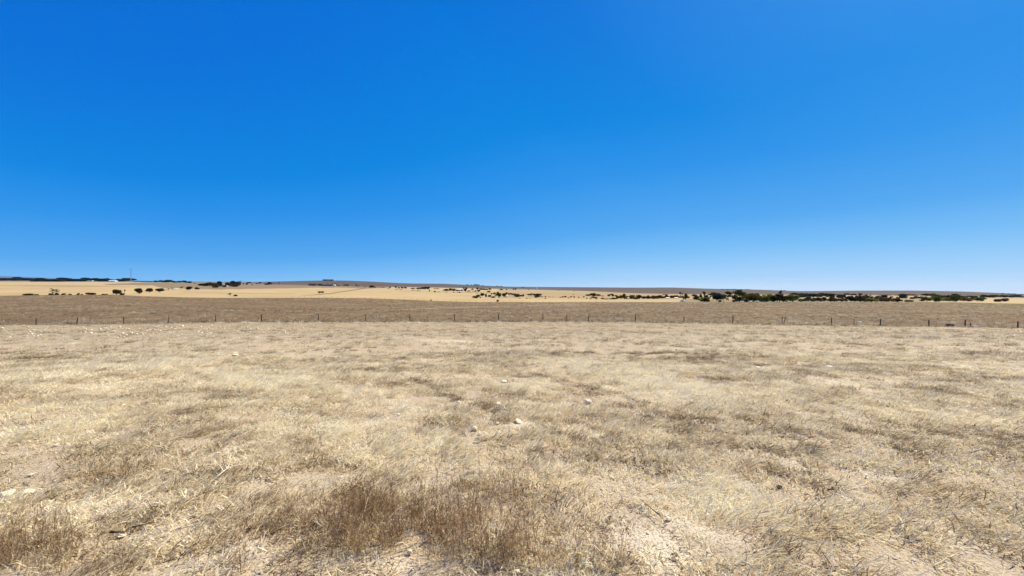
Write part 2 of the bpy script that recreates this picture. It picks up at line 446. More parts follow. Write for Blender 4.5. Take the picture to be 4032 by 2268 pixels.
# ground falling away behind the skyline, out to the horizon
pxs = np.arange(-1500, 5501, 40).astype(float)
yy = np.array([Y4, 2650, 3000, 4000, 9000, 16000])
PX, YY = np.meshgrid(pxs, yy)
zs = EYE - Y4 * (R_SKY(pxs) - H) / F
drop = np.array([0, 2, 12, 40, 90, 150])[:, None]
grid_obj('horizon_land', (PX-CX)/F*YY, YY, zs[None, :] - drop, M_HILL, {'tan': np.zeros(PX.size)})
# the haze-tinted ridge beyond the left horizon
rp = [(-900,1078),(-300,1083),(0,1087),(100,1090.5),(190,1094),(260,1098.5),(330,1103),(420,1108),(520,1116)]
Yr = 7000.0
pp = np.arange(-900, 521, 20).astype(float); top = curve(rp)(pp)
rows = [(Yr-1500, 1.0), (Yr-600, .45), (Yr, 0), (Yr+900, .5)]
XX = np.array([[(q-CX)/F*y for q in pp] for y, _ in rows]); YY = np.array([[y]*len(pp) for y, _ in rows])
ztop = EYE - Yr * (top - H) / F
ZZ = np.array([ztop*(1-k) + (-60)*k for _, k in rows])
grid_obj('distant_ridge', XX, YY, ZZ, M_RIDGE, None)

# ------------------------------------------------------------------ grass tuft templates and scatters
TPL = bpy.data.collections.new('tuft_shapes')       # never linked: only instanced by the grass
def blades(n, rad, lmin, lmax, w, lean, lsd, dsd, curl, rng, seg=3, patchy=0):
    V = []; Fc = []; B = []
    for i in range(n):
        r = rad * math.sqrt(rng.random()); a = rng.random()*2*math.pi
        p = np.array([r*math.cos(a), r*math.sin(a), -.004])
        L = lmin + (lmax-lmin)*rng.random()**1.4
        az = rng.normal(0, dsd); th = np.clip(rng.normal(lean, lsd), .03, 1.5)
        cv = rng.normal(curl, curl*.6+.1) ; tw = rng.normal(0, .5)
        b = rng.random(); ww = w * (.6 + .8*rng.random())
        wd = np.array([-math.sin(az + rng.normal(0,.6)), math.cos(az), rng.normal(0,.35)]); wd /= np.linalg.norm(wd)
        k0 = len(V)
        for s_ in range(seg+1):
            f = s_/seg
            hw = ww*.5*(1-f*.85)
            if s_ < seg:
                V += [p - wd*hw, p + wd*hw]; B += [b, b]
            else:
                V.append(p.copy()); B.append(b)
            th2 = min(th + cv*f, 1.95)
            d = np.array([math.sin(th2)*math.cos(az), math.sin(th2)*math.sin(az), math.cos(th2)])
            p = p + d*L/seg; az += tw/seg
            p[2] = max(p[2], .003 + .02*b)
        for s_ in range(seg-1):
            a0 = k0+2*s_; Fc.append([a0, a0+1, a0+3, a0+2])
        a0 = k0+2*(seg-1); Fc.append([a0, a0+1, a0+2])
    return V, Fc, B
def weed(rng, h=.3):
    mbv = []; mf = []; B = []
    def strand(p, d, L, w, b):
        k0 = len(mbv); side = np.cross(d, [0,0,1]) + rng.normal(0,.2,3); side /= np.linalg.norm(side)+1e-6
        q = p.copy(); pts = []
        for i in range(4):
            hw = w*.5*(1-i/4.5)
            mbv.extend([q-side*hw, q+side*hw]); B.extend([b,b]); pts.append(q.copy())
            d = d + rng.normal(0,.16,3) + np.array([0,0,.06]); d /= np.linalg.norm(d)
            q = q + d*L/3
        for i in range(3): mf.append([k0+2*i, k0+2*i+1, k0+2*i+3, k0+2*i+2])
        return pts
    for s_ in range(7):
        a = rng.random()*6.28; r = rng.random()*.10
        p = np.array([r*math.cos(a), r*math.sin(a), 0.])
        d = np.array([math.cos(a)*.35+.15, math.sin(a)*.35, 1.]); d /= np.linalg.norm(d)
        b = rng.random()
        pts = strand(p, d, h*(.55+.6*rng.random()), .0035, b)
        for q in pts[1:]:
            for _ in range(4):
                a2 = rng.random()*6.28; dd = np.array([math.cos(a2), math.sin(a2), .9+rng.random()]); dd /= np.linalg.norm(dd)
                strand(q, dd, h*(.12+.2*rng.random()), .0022, min(1,b+.1*rng.random()))
    return mbv, mf, B
def tpl(kind, i, data, mat):
    V, Fc, B = data
    me = mesh_from(f'{kind}', V, Fc, mat, False, {'b': B})
    o = bpy.data.objects.new(f'{kind}_shape', me)
    return o
def tcoll(name, objs):
    c = bpy.data.collections.new(name)
    for i, o in enumerate(objs):
        o.name = f'{name}_{i:02d}'; c.objects.link(o)
    return c
def trng(k): return np.random.default_rng(100+k)
C_MAT = tcoll('lying_straw', [tpl('lying', i, blades(80, .14, .05, .17, .0062, 1.2, .28, .6, .3, trng(i)), M_STRAW) for i in range(6)])
C_TALL = tcoll('tall_straw', [tpl('tall', i, blades(90, .10, .09, .25, .0062, 1.0, .25, .38, .45, trng(20+i)), M_STRAW) for i in range(6)])
C_LIT = tcoll('litter_straw', [tpl('litter', i, blades(85, .17, .025, .095, .0078, 1.2, .4, 3.0, .6, trng(40+i), 2), M_STRAW) for i in range(5)])
C_WEED = tcoll('stalky_weed', [tpl('weed', i, weed(trng(60+i)), M_WEED) for i in range(5)])
C_MID = tcoll('mid_straw', [tpl('mid', i, blades(48, .22, .07, .22, .012, 1.05, .3, 1.0, .3, trng(80+i), 2), M_STRAW) for i in range(5)])
C_FAR = tcoll('far_straw', [tpl('far', i, blades(24, .35, .07, .22, .03, .75, .4, 1.6, .4, trng(90+i), 2), M_STRAW) for i in range(4)])

def scatter(name, coll, P, rz, scl, tone, label, cat, tilt=.12):
    P = np.asarray(P); kk = clear_of_rocks(P); P = P[kk]; rz = np.asarray(rz)[kk]; scl = np.asarray(scl)[kk]; tone = np.asarray(tone)[kk]
    n = len(P)
    me = bpy.data.meshes.new(name); me.vertices.add(n)
    me.vertices.foreach_set('co', np.asarray(P, np.float32).ravel())
    rot = np.stack([RNG.normal(0, tilt, n), RNG.normal(0, tilt, n), rz], 1)
    scl = np.asarray(scl, float)
    if scl.ndim == 1: scl = np.stack([scl, scl, scl], 1)
    for k, typ, v in (('rot','FLOAT_VECTOR',rot), ('scl','FLOAT_VECTOR',scl)):
        a = me.attributes.new(k, typ, 'POINT'); a.data.foreach_set('vector', v.astype(np.float32).ravel())
    a = me.attributes.new('tone','FLOAT','POINT'); a.data.foreach_set('value', np.asarray(tone, np.float32))
    a = me.attributes.new('idx','INT','POINT'); a.data.foreach_set('value', RNG.integers(0, 60, n).astype(np.int32))
    me.update()
    o = obj(name, me)
    g = bpy.data.node_groups.new(name + '_scatter', 'GeometryNodeTree')
    g.interface.new_socket('Geometry', in_out='INPUT', socket_type='NodeSocketGeometry')
    g.interface.new_socket('Geometry', in_out='OUTPUT', socket_type='NodeSocketGeometry')
    gi = g.nodes.new('NodeGroupInput'); go = g.nodes.new('NodeGroupOutput')
    ip = g.nodes.new('GeometryNodeInstanceOnPoints'); ci = g.nodes.new('GeometryNodeCollectionInfo')
    ci.inputs['Collection'].default_value = coll
    ci.inputs['Separate Children'].default_value = True; ci.inputs['Reset Children'].default_value = True
    ip.inputs['Pick Instance'].default_value = True
    L = g.links.new
    L(gi.outputs[0], ip.inputs['Points']); L(ci.outputs[0], ip.inputs['Instance'])
    for k, typ, sock in (('rot','FLOAT_VECTOR','Rotation'), ('scl','FLOAT_VECTOR','Scale'), ('idx','INT','Instance Index')):
        na = g.nodes.new('GeometryNodeInputNamedAttribute'); na.data_type = typ; na.inputs['Name'].default_value = k
        L(na.outputs['Attribute'], ip.inputs[sock])
    L(ip.outputs[0], go.inputs[0])
    md = o.modifiers.new('scatter', 'NODES'); md.node_group = g
    tag(o, label, cat, None, 'stuff')
    return o
def rand_fan(density, ya, yb, tmax=1.5):
    """random points in a wedge of ground opening from well behind the camera's spot"""
    pad = 3.0; tmax = tmax + .2; ya = .2 if ya < 2 else ya
    a, b = ya + pad, yb + pad
    n = int(tmax * (b*b - a*a) * density)
    q = np.sqrt(a*a + (b*b - a*a) * RNG.random(n))
    return RNG.uniform(-tmax, tmax, n) * q, q - pad
def wind(x, y):
    return (N1.fbm(x/3+5, y/3+5, 2) - .5) * 1.7 + .15 - .35*np.clip(x/np.maximum(y,1), -.3, 1.2)
def fields(x, y):
    z = zg(x, y); px, py = proj(x, y, z)
    big = N1.fbm(x/1.4+3, y/1.0+3, 3); mid = N2.fbm(x/.45+7, y/.35+7, 3)
    stre = N3.fbm(x/2.2 + .4*y, y/.5, 3)
    # hollows' shade painted as thin darker-toned lines between drifts, and small bare openings
    r1 = 1 - np.abs(2*N1.fbm(x/2.6+31, y/1.1+8, 3) - 1); r2 = N3.fbm(x/.5+61, y/.4+2, 3)
    hollow_shade = np.clip((r1 - .93)/.05, 0, 1) * np.clip((N2(x/2+5, y/2)-.35)*3, 0, 1) * .7
    openings = np.clip((N2.fbm(x/.9+71, y/.7+33, 3) - .56)*7, 0, 1) * .8
    return (z, px, py, big, mid, stre, patch(px, py, TALL), patch(px, py, WEEDS)*(.6+.8*np.clip(r2*2-.5,0,1)),
            np.maximum(patch(px, py, BARE), openings), np.maximum(patch(px, py, DARK), hollow_shade))
def base_tone(big, mid, stre, tall, weedp, bare, dark, n):
    return .60 + (big-.5)*.30 + (mid-.5)*.6 + (stre-.5)*.65 + .22*tall - .05*weedp - .5*dark + .08*bare + RNG.normal(0, .20, n)  # dark term paints furrow shade into the straw tone

# ------------------------------------------------------------------ rocks
m, t, p = nmat('limestone'); M_ROCK = m
c = ramp(t, noise_tex(t, 9, 6, .7), [(.25,(.52,.42,.28)),(.48,(.80,.70,.51)),(.75,(.90,.83,.66))])
t.links.new(c, p.inputs['Base Color'])
bp = t.nodes.new('ShaderNodeBump'); bp.inputs['Strength'].default_value = .5; bp.inputs['Distance'].default_value = .02
t.links.new(noise_tex(t, 20, 5, .7), bp.inputs['Height']); t.links.new(bp.outputs[0], p.inputs['Normal'])
def rock_mesh(seed, sub=2, flat=.6):
    import bmesh
    bm = bmesh.new(); bmesh.ops.create_icosphere(bm, subdivisions=sub, radius=.5)
    rr = random.Random(seed)
    planes = [(Vector((rr.gauss(0,1), rr.gauss(0,1), rr.gauss(0,.7))).normalized(), .28+.16*rr.random()) for _ in range(9)]
    off = Vector((seed*3.1, seed*1.7, 0))
    for v in bm.verts:
        co = v.co.copy()
        for nn, d in planes:
            k = co.dot(nn) - d
            if k > 0: co -= nn*k*.9
        co += co.normalized() * (mnoise.noise(co*4 + off)) * .06
        v.co = Vector((co.x, co.y*.85, co.z*flat))
    me = bpy.data.meshes.new('rock'); bm.to_mesh(me); bm.free(); me.materials.append(M_ROCK)
    return me
ROCKS = [rock_mesh(i, 2 if i < 6 else 3) for i in range(10)]
SROCKS = [rock_mesh(20+i, 1, .5) for i in range(6)]
CLEAR = []
def rock(px, row, wpx, label, hs=1.0, far=False, group=None):
    P = at(px, row); CLEAR.append((P.x, P.y, wpx*P.y/F*(.75 if P.y < 30 else 1.1) + .03))
    o = obj('rock', random.choice(SROCKS if far else ROCKS))
    w = wpx * P.y / F * (.74 if far else .92)
    o.scale = (w*1.08, w*random.uniform(.9,1.3), w*1.15*hs*random.uniform(.9,1.1))
    o.location = P + Vector((0,0,w*(.16*hs) + (.012 if not far else .03))); o.rotation_euler = (random.gauss(0,.12), random.gauss(0,.12), random.random()*6.28)
    tag(o, label, 'rock', group)
    return o
NEAR_ROCKS = [
 (2316,1589,30,1.2,'white rounded rock with a dark shaded side, right of centre'),
 (2262,1597,20,.8,'small pale rock just left of the larger dark-sided rock'),
 (1963,1597,22,1,'small white rock alone in the flattened grass at mid picture'),
 (1806,1586,20,.6,'low pale rock left of the lone white one at mid picture'),
 (1870,1696,32,1,'largest white rock of the cluster right of the pale grass drift'),
 (1888,1712,12,.8,'tiny stone touching the near side of the largest cluster rock'),
 (1833,1716,16,1.1,'small upright white stone at the left of the rock cluster'),
 (1956,1672,20,.9,'rounded pale rock between the cluster and the flat slab'),
 (2040,1664,42,.4,'flat pale slab of limestone lying right of the rock cluster'),
 (1867,1744,17,.5,'low white stone below the rock cluster'),
 (2857,1779,18,.9,'small white rock alone in straw on the right'),
 (30,1953,50,.8,'white rock cut by the left edge of the picture'),
 (105,1952,46,.9,'large white rock beside the one at the left edge'),
 (1612,2185,26,1.2,'white rock at the near foot of the brown weeds'),
 (1660,2148,14,1,'small white stone among the brown weeds'),
 (1957,2096,20,1.2,'white stone at the right side of the brown weed patch'),
 (2035,2262,30,.7,'white stone at the bottom edge below the weeds'),
 (2492,2172,30,.5,'flat wedge-shaped stone on the bare soil, bottom right of centre'),
 (2632,2050,24,.6,'pinkish white stone half sunk in the sandy soil'),
 (1205,1816,16,.9,'small white stone right of the bleached twig'),
 (857,1789,15,.7,'small white stone left of the bleached twig'),
 (1057,1892,17,.9,'white stone below the bleached twig'),
 (1062,1912,13,.7,'smaller stone in front of the white stone below the twig'),
 (2445,2146,14,1,'small upright stone left of the wedge-shaped stone'),
 (122,1875,30,.4,'flat white stone above the pair of rocks at the left edge'),
 (1568,1636,16,.8,'small stone at the foot of the long pale grass streak'),
 (220,1758,16,1,'small white stone in the grass near the left edge'),
 (485,1598,18,.6,'low white stone left of the tall pale grass drift'),
 (240,1610,12,.8,'tiny white stone far left in the shorter grass'),
 (480,2118,32,.4,'flat white stone in front of the dark stick'),
 (1985,1506,26,.5,'low white stone above the dark-sided rock'),
 (2982,1452,22,.8,'white stone by itself in the right-hand paddock'),
 (3262,1450,30,.5,'pair-like flat stone far out in the right-hand paddock'),
 (925,1402,30,.6,'pale flat stone left of centre beyond the pale grass drift'),
 (1635,1515,14,.7,'little stone in the dark furrow left of centre'),
 (1678,1512,16,.7,'pale little stone at the right end of the dark furrow'),
]
for a in NEAR_ROCKS: rock(a[0], a[1], a[2], a[4], a[3])
M_CLOD = simple('dark_clod', (.05,.033,.022), .95, .3, 20)
def clod(px, row, w, label, hs=.6):
    o = rock(px, row, w, label, hs); o.name = 'clod'; o['category'] = 'clod'
    o.data = o.data.copy(); o.data.materials.clear(); o.data.materials.append(M_CLOD); return o
clod(3070,1926,34,'dark brown clod of dung lying in the straw, lower right')
clod(3700,1860,20,'small dark clod in the straw near the right edge',.4)
clod(3000,2118-60,14,'tiny dark clod near the bare soil, lower right')
rr = random.Random(5)
FPX = [140,303,487,662,848,1030,1254,1440,1614,1790,1963,2139,2231,2317,2502,2693,2884,3080,3274,3362,3465,3659,3801,4008]
ORDN = ['first','second','third','fourth','fifth','sixth','seventh','eighth','ninth','tenth','eleventh','twelfth','thirteenth','fourteenth','fifteenth','sixteenth','seventeenth','eighteenth','nineteenth','twentieth','twenty-first','twenty-second','twenty-third','twenty-fourth']
FIELD = []
def rock_field(n, fx, fr, smin, smax):
    for _ in range(n):
        px = fx(); row = fr(px)
        if row < float(R_EDGE(px)) + 3 or not 0 < px < 4032: continue
        FIELD.append((px, row, smin + (smax-smin)*rr.random()**1.6))
rock_field(165, lambda: rr.choice([rr.uniform(0,1350), rr.uniform(100,900)]), lambda p: 1288 + rr.betavariate(1.2,2.4)*60 - 6*(p > 600), 6, 15)
rock_field(70, lambda: rr.uniform(900,1700), lambda p: 1295 + rr.random()**1.3*100, 5, 13)
rock_field(24, lambda: rr.uniform(1700,2500), lambda p: 1300 + rr.random()*120, 4.5, 10)
rock_field(34, lambda: rr.uniform(2500,4000), lambda p: 1395 + (p-2500)*.035 + rr.gauss(0,16), 5, 15)
cells = {}
for q in FIELD:
    g = min(range(24), key=lambda i: abs(FPX[i]-q[0])); d = q[1] - float(R_EDGE(q[0]))
    band = 'in the strip nearest the fence' if d < 22 else ('in the second strip back' if d < 50 else 'well back from the fence')
    cells.setdefault((g, band), []).append(q)
for (g, band), L_ in cells.items():
    L_.sort()
    for i, q in enumerate(L_):
        pos = 'the only white rock' if len(L_) == 1 else ('leftmost white rock' if i == 0 else ('rightmost white rock' if i == len(L_)-1 else f'{ORDN[i]} white rock from left'))
        rock(q[0], q[1], q[2], f'{pos} below the {ORDN[g]} fence post, {band}', rr.uniform(.9,1.5), True, 'white rocks strewn over the near paddock')

def clear_of_rocks(P):
    k = np.ones(len(P), bool)
    for cx, cy, r in CLEAR:
        k &= ((P[:,0]-cx)**2 + ((P[:,1]-cy+.6*r)*.6)**2) > r*r
    return k
# lying straw, near
x, y = rand_fan(95, 1.3, 13, 1.55)
z, px, py, big, mid, stre, tall, wee, bar, shade = fields(x, y)
keep = RNG.random(len(x)) < (.10 + 1.6*np.clip(big*.4+mid*.9-.40, 0, 1)) * (1 - .92*np.clip(bar*1.2,0,1)) * (1 - .55*wee)
x, y, z = x[keep], y[keep], z[keep]; tn = base_tone(big, mid, stre, tall, wee, bar, shade, len(keep))[keep]
scl = (.65 + .6*RNG.random(len(x))) * (1 + .35*tall[keep]) * (1-.3*shade[keep])
scatter('flattened_grass', C_MAT, np.stack([x,y,z],1), wind(x,y)+RNG.normal(0,.5,len(x)), scl, tn, 'flattened bleached straw grass matted over the near paddock', 'dry grass')
# litter everywhere near
x, y = rand_fan(70, 1.3, 12, 1.55)
z, px, py, big, mid, stre, tall, wee, bar, shade = fields(x, y)
keep = RNG.random(len(x)) < (1 - .85*np.clip(bar,0,1)) * (.25 + 1.1*np.clip(mid*.5+stre*.9-.3,0,1))
tn = base_tone(big, mid, stre, tall, wee, bar, shade, len(keep))[keep] + .05
x, y, z = x[keep], y[keep], z[keep]
scatter('straw_litter', C_LIT, np.stack([x,y,z],1), RNG.random(len(x))*6.28, .6+.7*RNG.random(len(x)), tn, 'short broken straw litter strewn on the sandy soil', 'dry grass')
# taller wind-swept tufts
x, y = rand_fan(26, 1.5, 20, 1.55)
z, px, py, big, mid, stre, tall, wee, bar, shade = fields(x, y)
pr = np.clip(tall*1.3, 0, 1)*np.clip(mid*2.6-.85,0,1) + .05*np.clip(big-.45,0,1)*4*(1-np.clip(bar,0,1))
keep = RNG.random(len(x)) < pr * (1-shade)
tn = (base_tone(big, mid, stre, tall, wee, bar, shade, len(keep))[keep] + .10)
x, y, z = x[keep], y[keep], z[keep]
scatter('windswept_grass', C_TALL, np.stack([x,y,z],1), wind(x,y)+RNG.normal(0,.35,len(x)), .55+.5*RNG.random(len(x)), tn, 'pale taller wind-swept grass in drifts across the near paddock', 'dry grass')
# stalky brown weeds
x, y = rand_fan(290, 1.7, 5.2, 1.5)
z, px, py, big, mid, stre, tall, wee, bar, shade = fields(x, y)
keep = RNG.random(len(x)) < np.clip(wee*(.35+.9*mid), 0, 1)
x, y, z = x[keep], y[keep], z[keep]
scatter('stalky_weeds', C_WEED, np.stack([x,y,z],1), RNG.random(len(x))*6.28, .34+.5*RNG.random(len(x)), .42+RNG.normal(0,.22,len(x)), 'dry brown stalky weeds standing in a patch at the bottom centre', 'weeds')
# tiny chips of limestone lying in the bare sand
m_ = []
for i in range(4):
    q = bpy.data.objects.new(f'chip_shape', rock_mesh(50+i, 1, .55)); m_.append(q)
C_CHIP = tcoll('stone_chip', m_)
x, y = rand_fan(26, 1.4, 22, 1.5)
z, px, py, big, mid, stre, tall, wee, bar, shade = fields(x, y)
keep = RNG.random(len(x)) < (.12 + .8*np.clip(bar,0,1) + .35*(px < 900))
x, y, z = x[keep], y[keep], z[keep]
scatter('stone_chips', C_CHIP, np.stack([x,y,z+.004],1), RNG.random(len(x))*6.28, .008+.030*RNG.random(len(x))**2, np.zeros(len(x)), 'tiny pale chips of limestone scattered over the bare sandy soil', 'pebbles')
# middle distance
x, y = rand_fan(11, 11, 27, 1.5)
z, px, py, big, mid, stre, tall, wee, bar, shade = fields(x, y)
keep = RNG.random(len(x)) < (.35 + 1.3*np.clip(big-.2,0,1)) * (1-.85*np.clip(bar,0,1)) 
tn = (base_tone(big, mid, stre, tall, wee, bar, shade, len(keep)) - .04)[keep]; sc = (.55+.6*RNG.random(keep.sum()))*(1+.4*tall[keep])*(1-.3*shade[keep])
x, y, z = x[keep], y[keep], z[keep]
scatter('paddock_grass', C_MID, np.stack([x,y,z],1), wind(x,y)+RNG.normal(0,.6,len(x)), sc, tn, 'short dry grass tufts over the middle of the near paddock', 'dry grass')
x, y = rand_fan(2.6, 25, 61.8, 1.5)
z, px, py, big, mid, stre, tall, wee, bar, shade = fields(x, y)
b2 = N2.fbm(x/6, y/2.5, 4)
keep = RNG.random(len(x)) < (.2 + 1.2*np.clip(b2-.2,0,1)) * (1-.85*np.clip(bar,0,1))
tn = (.29 + (b2-.5)*.8 + RNG.normal(0,.12,len(keep)) + .2*np.clip((y-57)/4,0,1))[keep]
x, y, z = x[keep], y[keep], z[keep]
scatter('far_paddock_grass', C_FAR, np.stack([x,y,z],1), RNG.random(len(x))*6.28, np.stack([.7+.6*RNG.random(len(x))]*2+[.3+.4*RNG.random(len(x))],1), tn, 'thin dry grass at the far side of the near paddock', 'dry grass')
# weeds and rank grass along the fence
n = 9000
t_ = RNG.uniform(-1.5, 1.5, n); y = Y1 + RNG.normal(-.1, 1.5, n); x = t_*Y1
cl = N1.fbm(x/3, y/2, 3)
keep = (RNG.random(n) < np.clip((cl-.28)*2.4, .05, 1)) & (y > 60.5)
x, y = x[keep], y[keep]
scatter('fence_line_grass', C_FAR, np.stack([x,y,zg(x,y)],1), RNG.random(len(x))*6.28, np.stack([.6+.6*RNG.random(len(x))]*2+[.8+3.2*RNG.random(len(x))**2.5],1), np.where(y < 62.4, .60, .18)+.5*(cl[keep]-.3)+RNG.normal(0,.2,len(x)), 'rank dry grass and weeds along the foot of the fence', 'dry grass')
# tussocks across the grazed paddock
x1, y1 = rand_fan(1.5, 65, 120, 1.5); x2, y2 = rand_fan(.42, 120, 278, 1.5)
x = np.concatenate([x1,x2]); y = np.concatenate([y1,y2])
cl = N2.fbm(x/9, y/9, 3)
keep = RNG.random(len(x)) < np.clip((cl-.25)*2.2, .05, 1)
x, y = x[keep], y[keep]
big_ = 1 + np.clip((y-100)/160, 0, 1)
scatter('grazed_grass', C_FAR, np.stack([x,y,zg(x,y)],1), RNG.random(len(x))*6.28, np.stack([(.8+.8*RNG.random(len(x)))*big_]*2+[.8+2.0*RNG.random(len(x))**2],1), np.where(RNG.random(len(x)) < np.clip((x/y+1.0)*.2, .06, .3), .60, .20)+.6*(cl[keep]-.5)+RNG.normal(0,.12,len(x)), 'dull dry tussocks over the brown paddock beyond the fence', 'dry grass')

# bleached twig, dark stick
M_TWIG = simple('bleached_wood', (.70,.60,.44), .7, .12, 30)
M_STICK = simple('dark_wood', (.07,.045,.03), .8, .2, 30)
def sticks(name, paths, mat, label, cat, rad=.006, lift=.05):
    mb = MB(); base = at(*paths[0][0]); y0 = base.y
    for P in paths:
        pts = []
        for i, (px, row, *up) in enumerate(P):
            g = at(px, row)
            h = up[0] if up else .02
            pts.append(g + Vector((0, 0, lift + h)) - base)
        mb.tube(pts, [rad*(1-.6*i/(len(pts)-1)) for i in range(len(pts))], 6)
    o = mb.build(name, mat, None, True); o.location = base; tag(o, label, cat); return o
sticks('dead_branch', [[(855,1912),(878,1893),(893,1880),(918,1868),(965,1860)],[(893,1880),(903,1862),(893,1848)],[(880,1892),(868,1872),(866,1858)],[(893,1880),(887,1862)]],
       M_TWIG, 'bleached forked twig lying on the grass, lower left', 'branch', .0052, .06)
sticks('stick', [[(434,2118),(460,2119),(495,2117)]], M_STICK, 'short dark stick lying on the pale soil, bottom left', 'stick', .009, .02)
sticks('stick', [[(520,2104),(560,2096),(610,2084)]], M_STICK, 'thin dark bent twig right of the short dark stick', 'stick', .005, .03)
sticks('dead_stalk', [[(565,2110),(582,2150),(600,2172)],[(600,2172),(640,2168)]], M_TWIG, 'pale bent stalk standing right of the short dark stick', 'stalk', .0028, .05)
sticks('dead_stalk', [[(1435,2095),(1450,2030),(1478,1975),(1510,1938)]], M_TWIG, 'long pale curved stalk rising through the brown weeds', 'stalk', .0018, .12)
sticks('dead_stalk', [[(1250,2050),(1310,2000),(1345,1955),(1380,1925)]], M_TWIG, 'long pale stalk leaning over the left side of the weeds', 'stalk', .002, .12)
sticks('stick', [[(2600,2058),(2560,2025),(2520,1990)]], M_STICK, 'thin dark stick on the pinkish soil, lower right of centre', 'stick', .004, .03)

# ------------------------------------------------------------------ fences
M_POST = simple('weathered_post', (.055,.042,.032), .9, .35, 12)
M_WIRE = simple('fence_wire', (.28,.26,.24), .5, .1, 5)
def post_mesh(h, r, lean, bend, mat=M_POST):
    mb = MB(); pts = []; n = 5
    for i in range(n+1):
        k = i/n
        pts.append((lean*k*h + bend*math.sin(k*math.pi)*h, random.gauss(0,.004), -.25+(h+.25)*k if i else -.25))
    mb.tube(pts, [r*(1.1-.25*i/n) for i in range(n+1)], 8)
    return mb
fence = empty('wire_fence', (0, Y1, float(zg(0, Y1))))
tag(fence, 'wire fence on leaning dark wooden posts between the pale and brown paddocks', 'fence')
POSTS = [(140,.06,27,.1),(303,.07,25,.09),(487,.055,26,-.02),(662,.05,25,.12),(848,.055,25,.0),(1030,.075,28,.0),(1254,.07,29,-.02),(1440,.05,27,-.02),(1614,.055,27,-.01),(1790,.06,27,0),(1963,.065,27,-.04),
         (2139,.06,26,-.08),(2231,.05,27,0),(2317,.06,29,.1),(2502,.065,29,0),(2693,.06,26,-.02),(2884,.07,28,.08),(3080,.05,29,0),(3274,.06,27,0),(3362,.045,24,0.02),(3465,.09,26,.13),(3659,.085,26,-.05),(3801,.11,29,0),(3822,.05,17,0),(4008,.09,26,.02),
         (-30,.06,26,0),(-210,.06,26,.05),(4210,.07,26,0)]
tops = []
for px, r, hp, lean in POSTS:
    x = (px-CX)/F*Y1; z = float(zg(x, Y1)); h = (hp+2.5)*Y1/F
    o = post_mesh(h, min(r,.08)*1.12, lean, random.gauss(0,.02)).build('post', M_POST, fence, True)
    o.location = Vector((x, Y1, z)) - fence.location
    if hp < 20: o['label'] = 'short broken stub post'
    elif abs(lean) > .09: o['label'] = 'leaning post'
    tops.append((x, z, h, lean))
o = post_mesh(1.32, .045, .28, 0).build('post', M_POST, fence, True); x = (3082-CX)/F*Y1
o.location = Vector((x, Y1-.12, float(zg(x, Y1)))) - fence.location; o['label'] = 'slanting brace post'
tops = sorted(q for q in tops if q[2] > .85)
for k in (.35, .62, .9):
    mb = MB()
    mb.tube([Vector((x+lean*h*k, Y1-.08, z+1.15*k)) - fence.location for x, z, h, lean in tops], [.004]*len(tops), 4)
    mb.build('wire', M_WIRE, fence)
far_fence = empty('boundary_fence', tuple(at(1600, float(R_BROWN(1600))+.4)))
tag(far_fence, 'thin distant fence along the far edge of the brown paddock', 'fence')
mb = None
for px in range(1150, 2420, 26):
    P = at(px + random.uniform(-3,3), float(R_BROWN(px)) + .3)
    mb = MB(); mb.tube([(0,0,-.2),(random.gauss(0,.05),0,1.25)], [.07,.055], 6)
    o = mb.build('post', M_POST, far_fence); o.location = P - far_fence.location

# things lying by the fence
M_DARK = simple('black_rubber', (.018,.014,.016), .7, .2, 8)
def ring_mesh(R=.5, r=.17, n=28, m=12):
    V = []; Fc = []
    for i in range(n):
        a = 2*math.pi*i/n
        for j in range(m):
            b = 2*math.pi*j/m; q = R + r*math.cos(b)*(1.0 + .05*(i % 2))
            V.append((q*math.cos(a), q*math.sin(a), r*1.25*math.sin(b)+r))
    for i in range(n):
        for j in range(m):
            Fc.append([i*m+j, ((i+1)%n)*m+j, ((i+1)%n)*m+(j+1)%m, i*m+(j+1)%m])
    return mesh_from('tyre', V, Fc, M_DARK, True)
tyre = obj('old_tyre', ring_mesh(.36, .15)); P = at(3741, 1287.2); tyre.location = P + Vector((0,0,.04)); tyre.scale = (1, 1, 1.45)
tag(tyre, 'black tyre lying on the ground at the right end of the fence', 'tyre')
rock(3840,1289,27,'pale rounded boulder beside the short stub post by the fence', .9)
for px_, row_, w_, lb in ((535,1274,8,'small dark clod beside the fence, third gap from the left'),(1567,1230,8,'dark lump alone in the brown paddock left of centre'),(2363,1237,5,'tiny dark lump in the brown paddock right of centre'),(3211,1226,5,'tiny dark lump in the brown paddock on the right')):
    clod(px_, row_, w_, lb, 1.0)
for px_, row_, w_, lb in ((3175,1276,18,'pale boulder at the fence foot left of a bent post'),(2786,1266,16,'angular white rock in the weeds by the fence'),(3385,1272,18,'pale rock beside the thin post on the right of the fence'),(2058,1232,6,'single white stone far out in the brown paddock')):
    rock(px_, row_, w_, lb, .8)

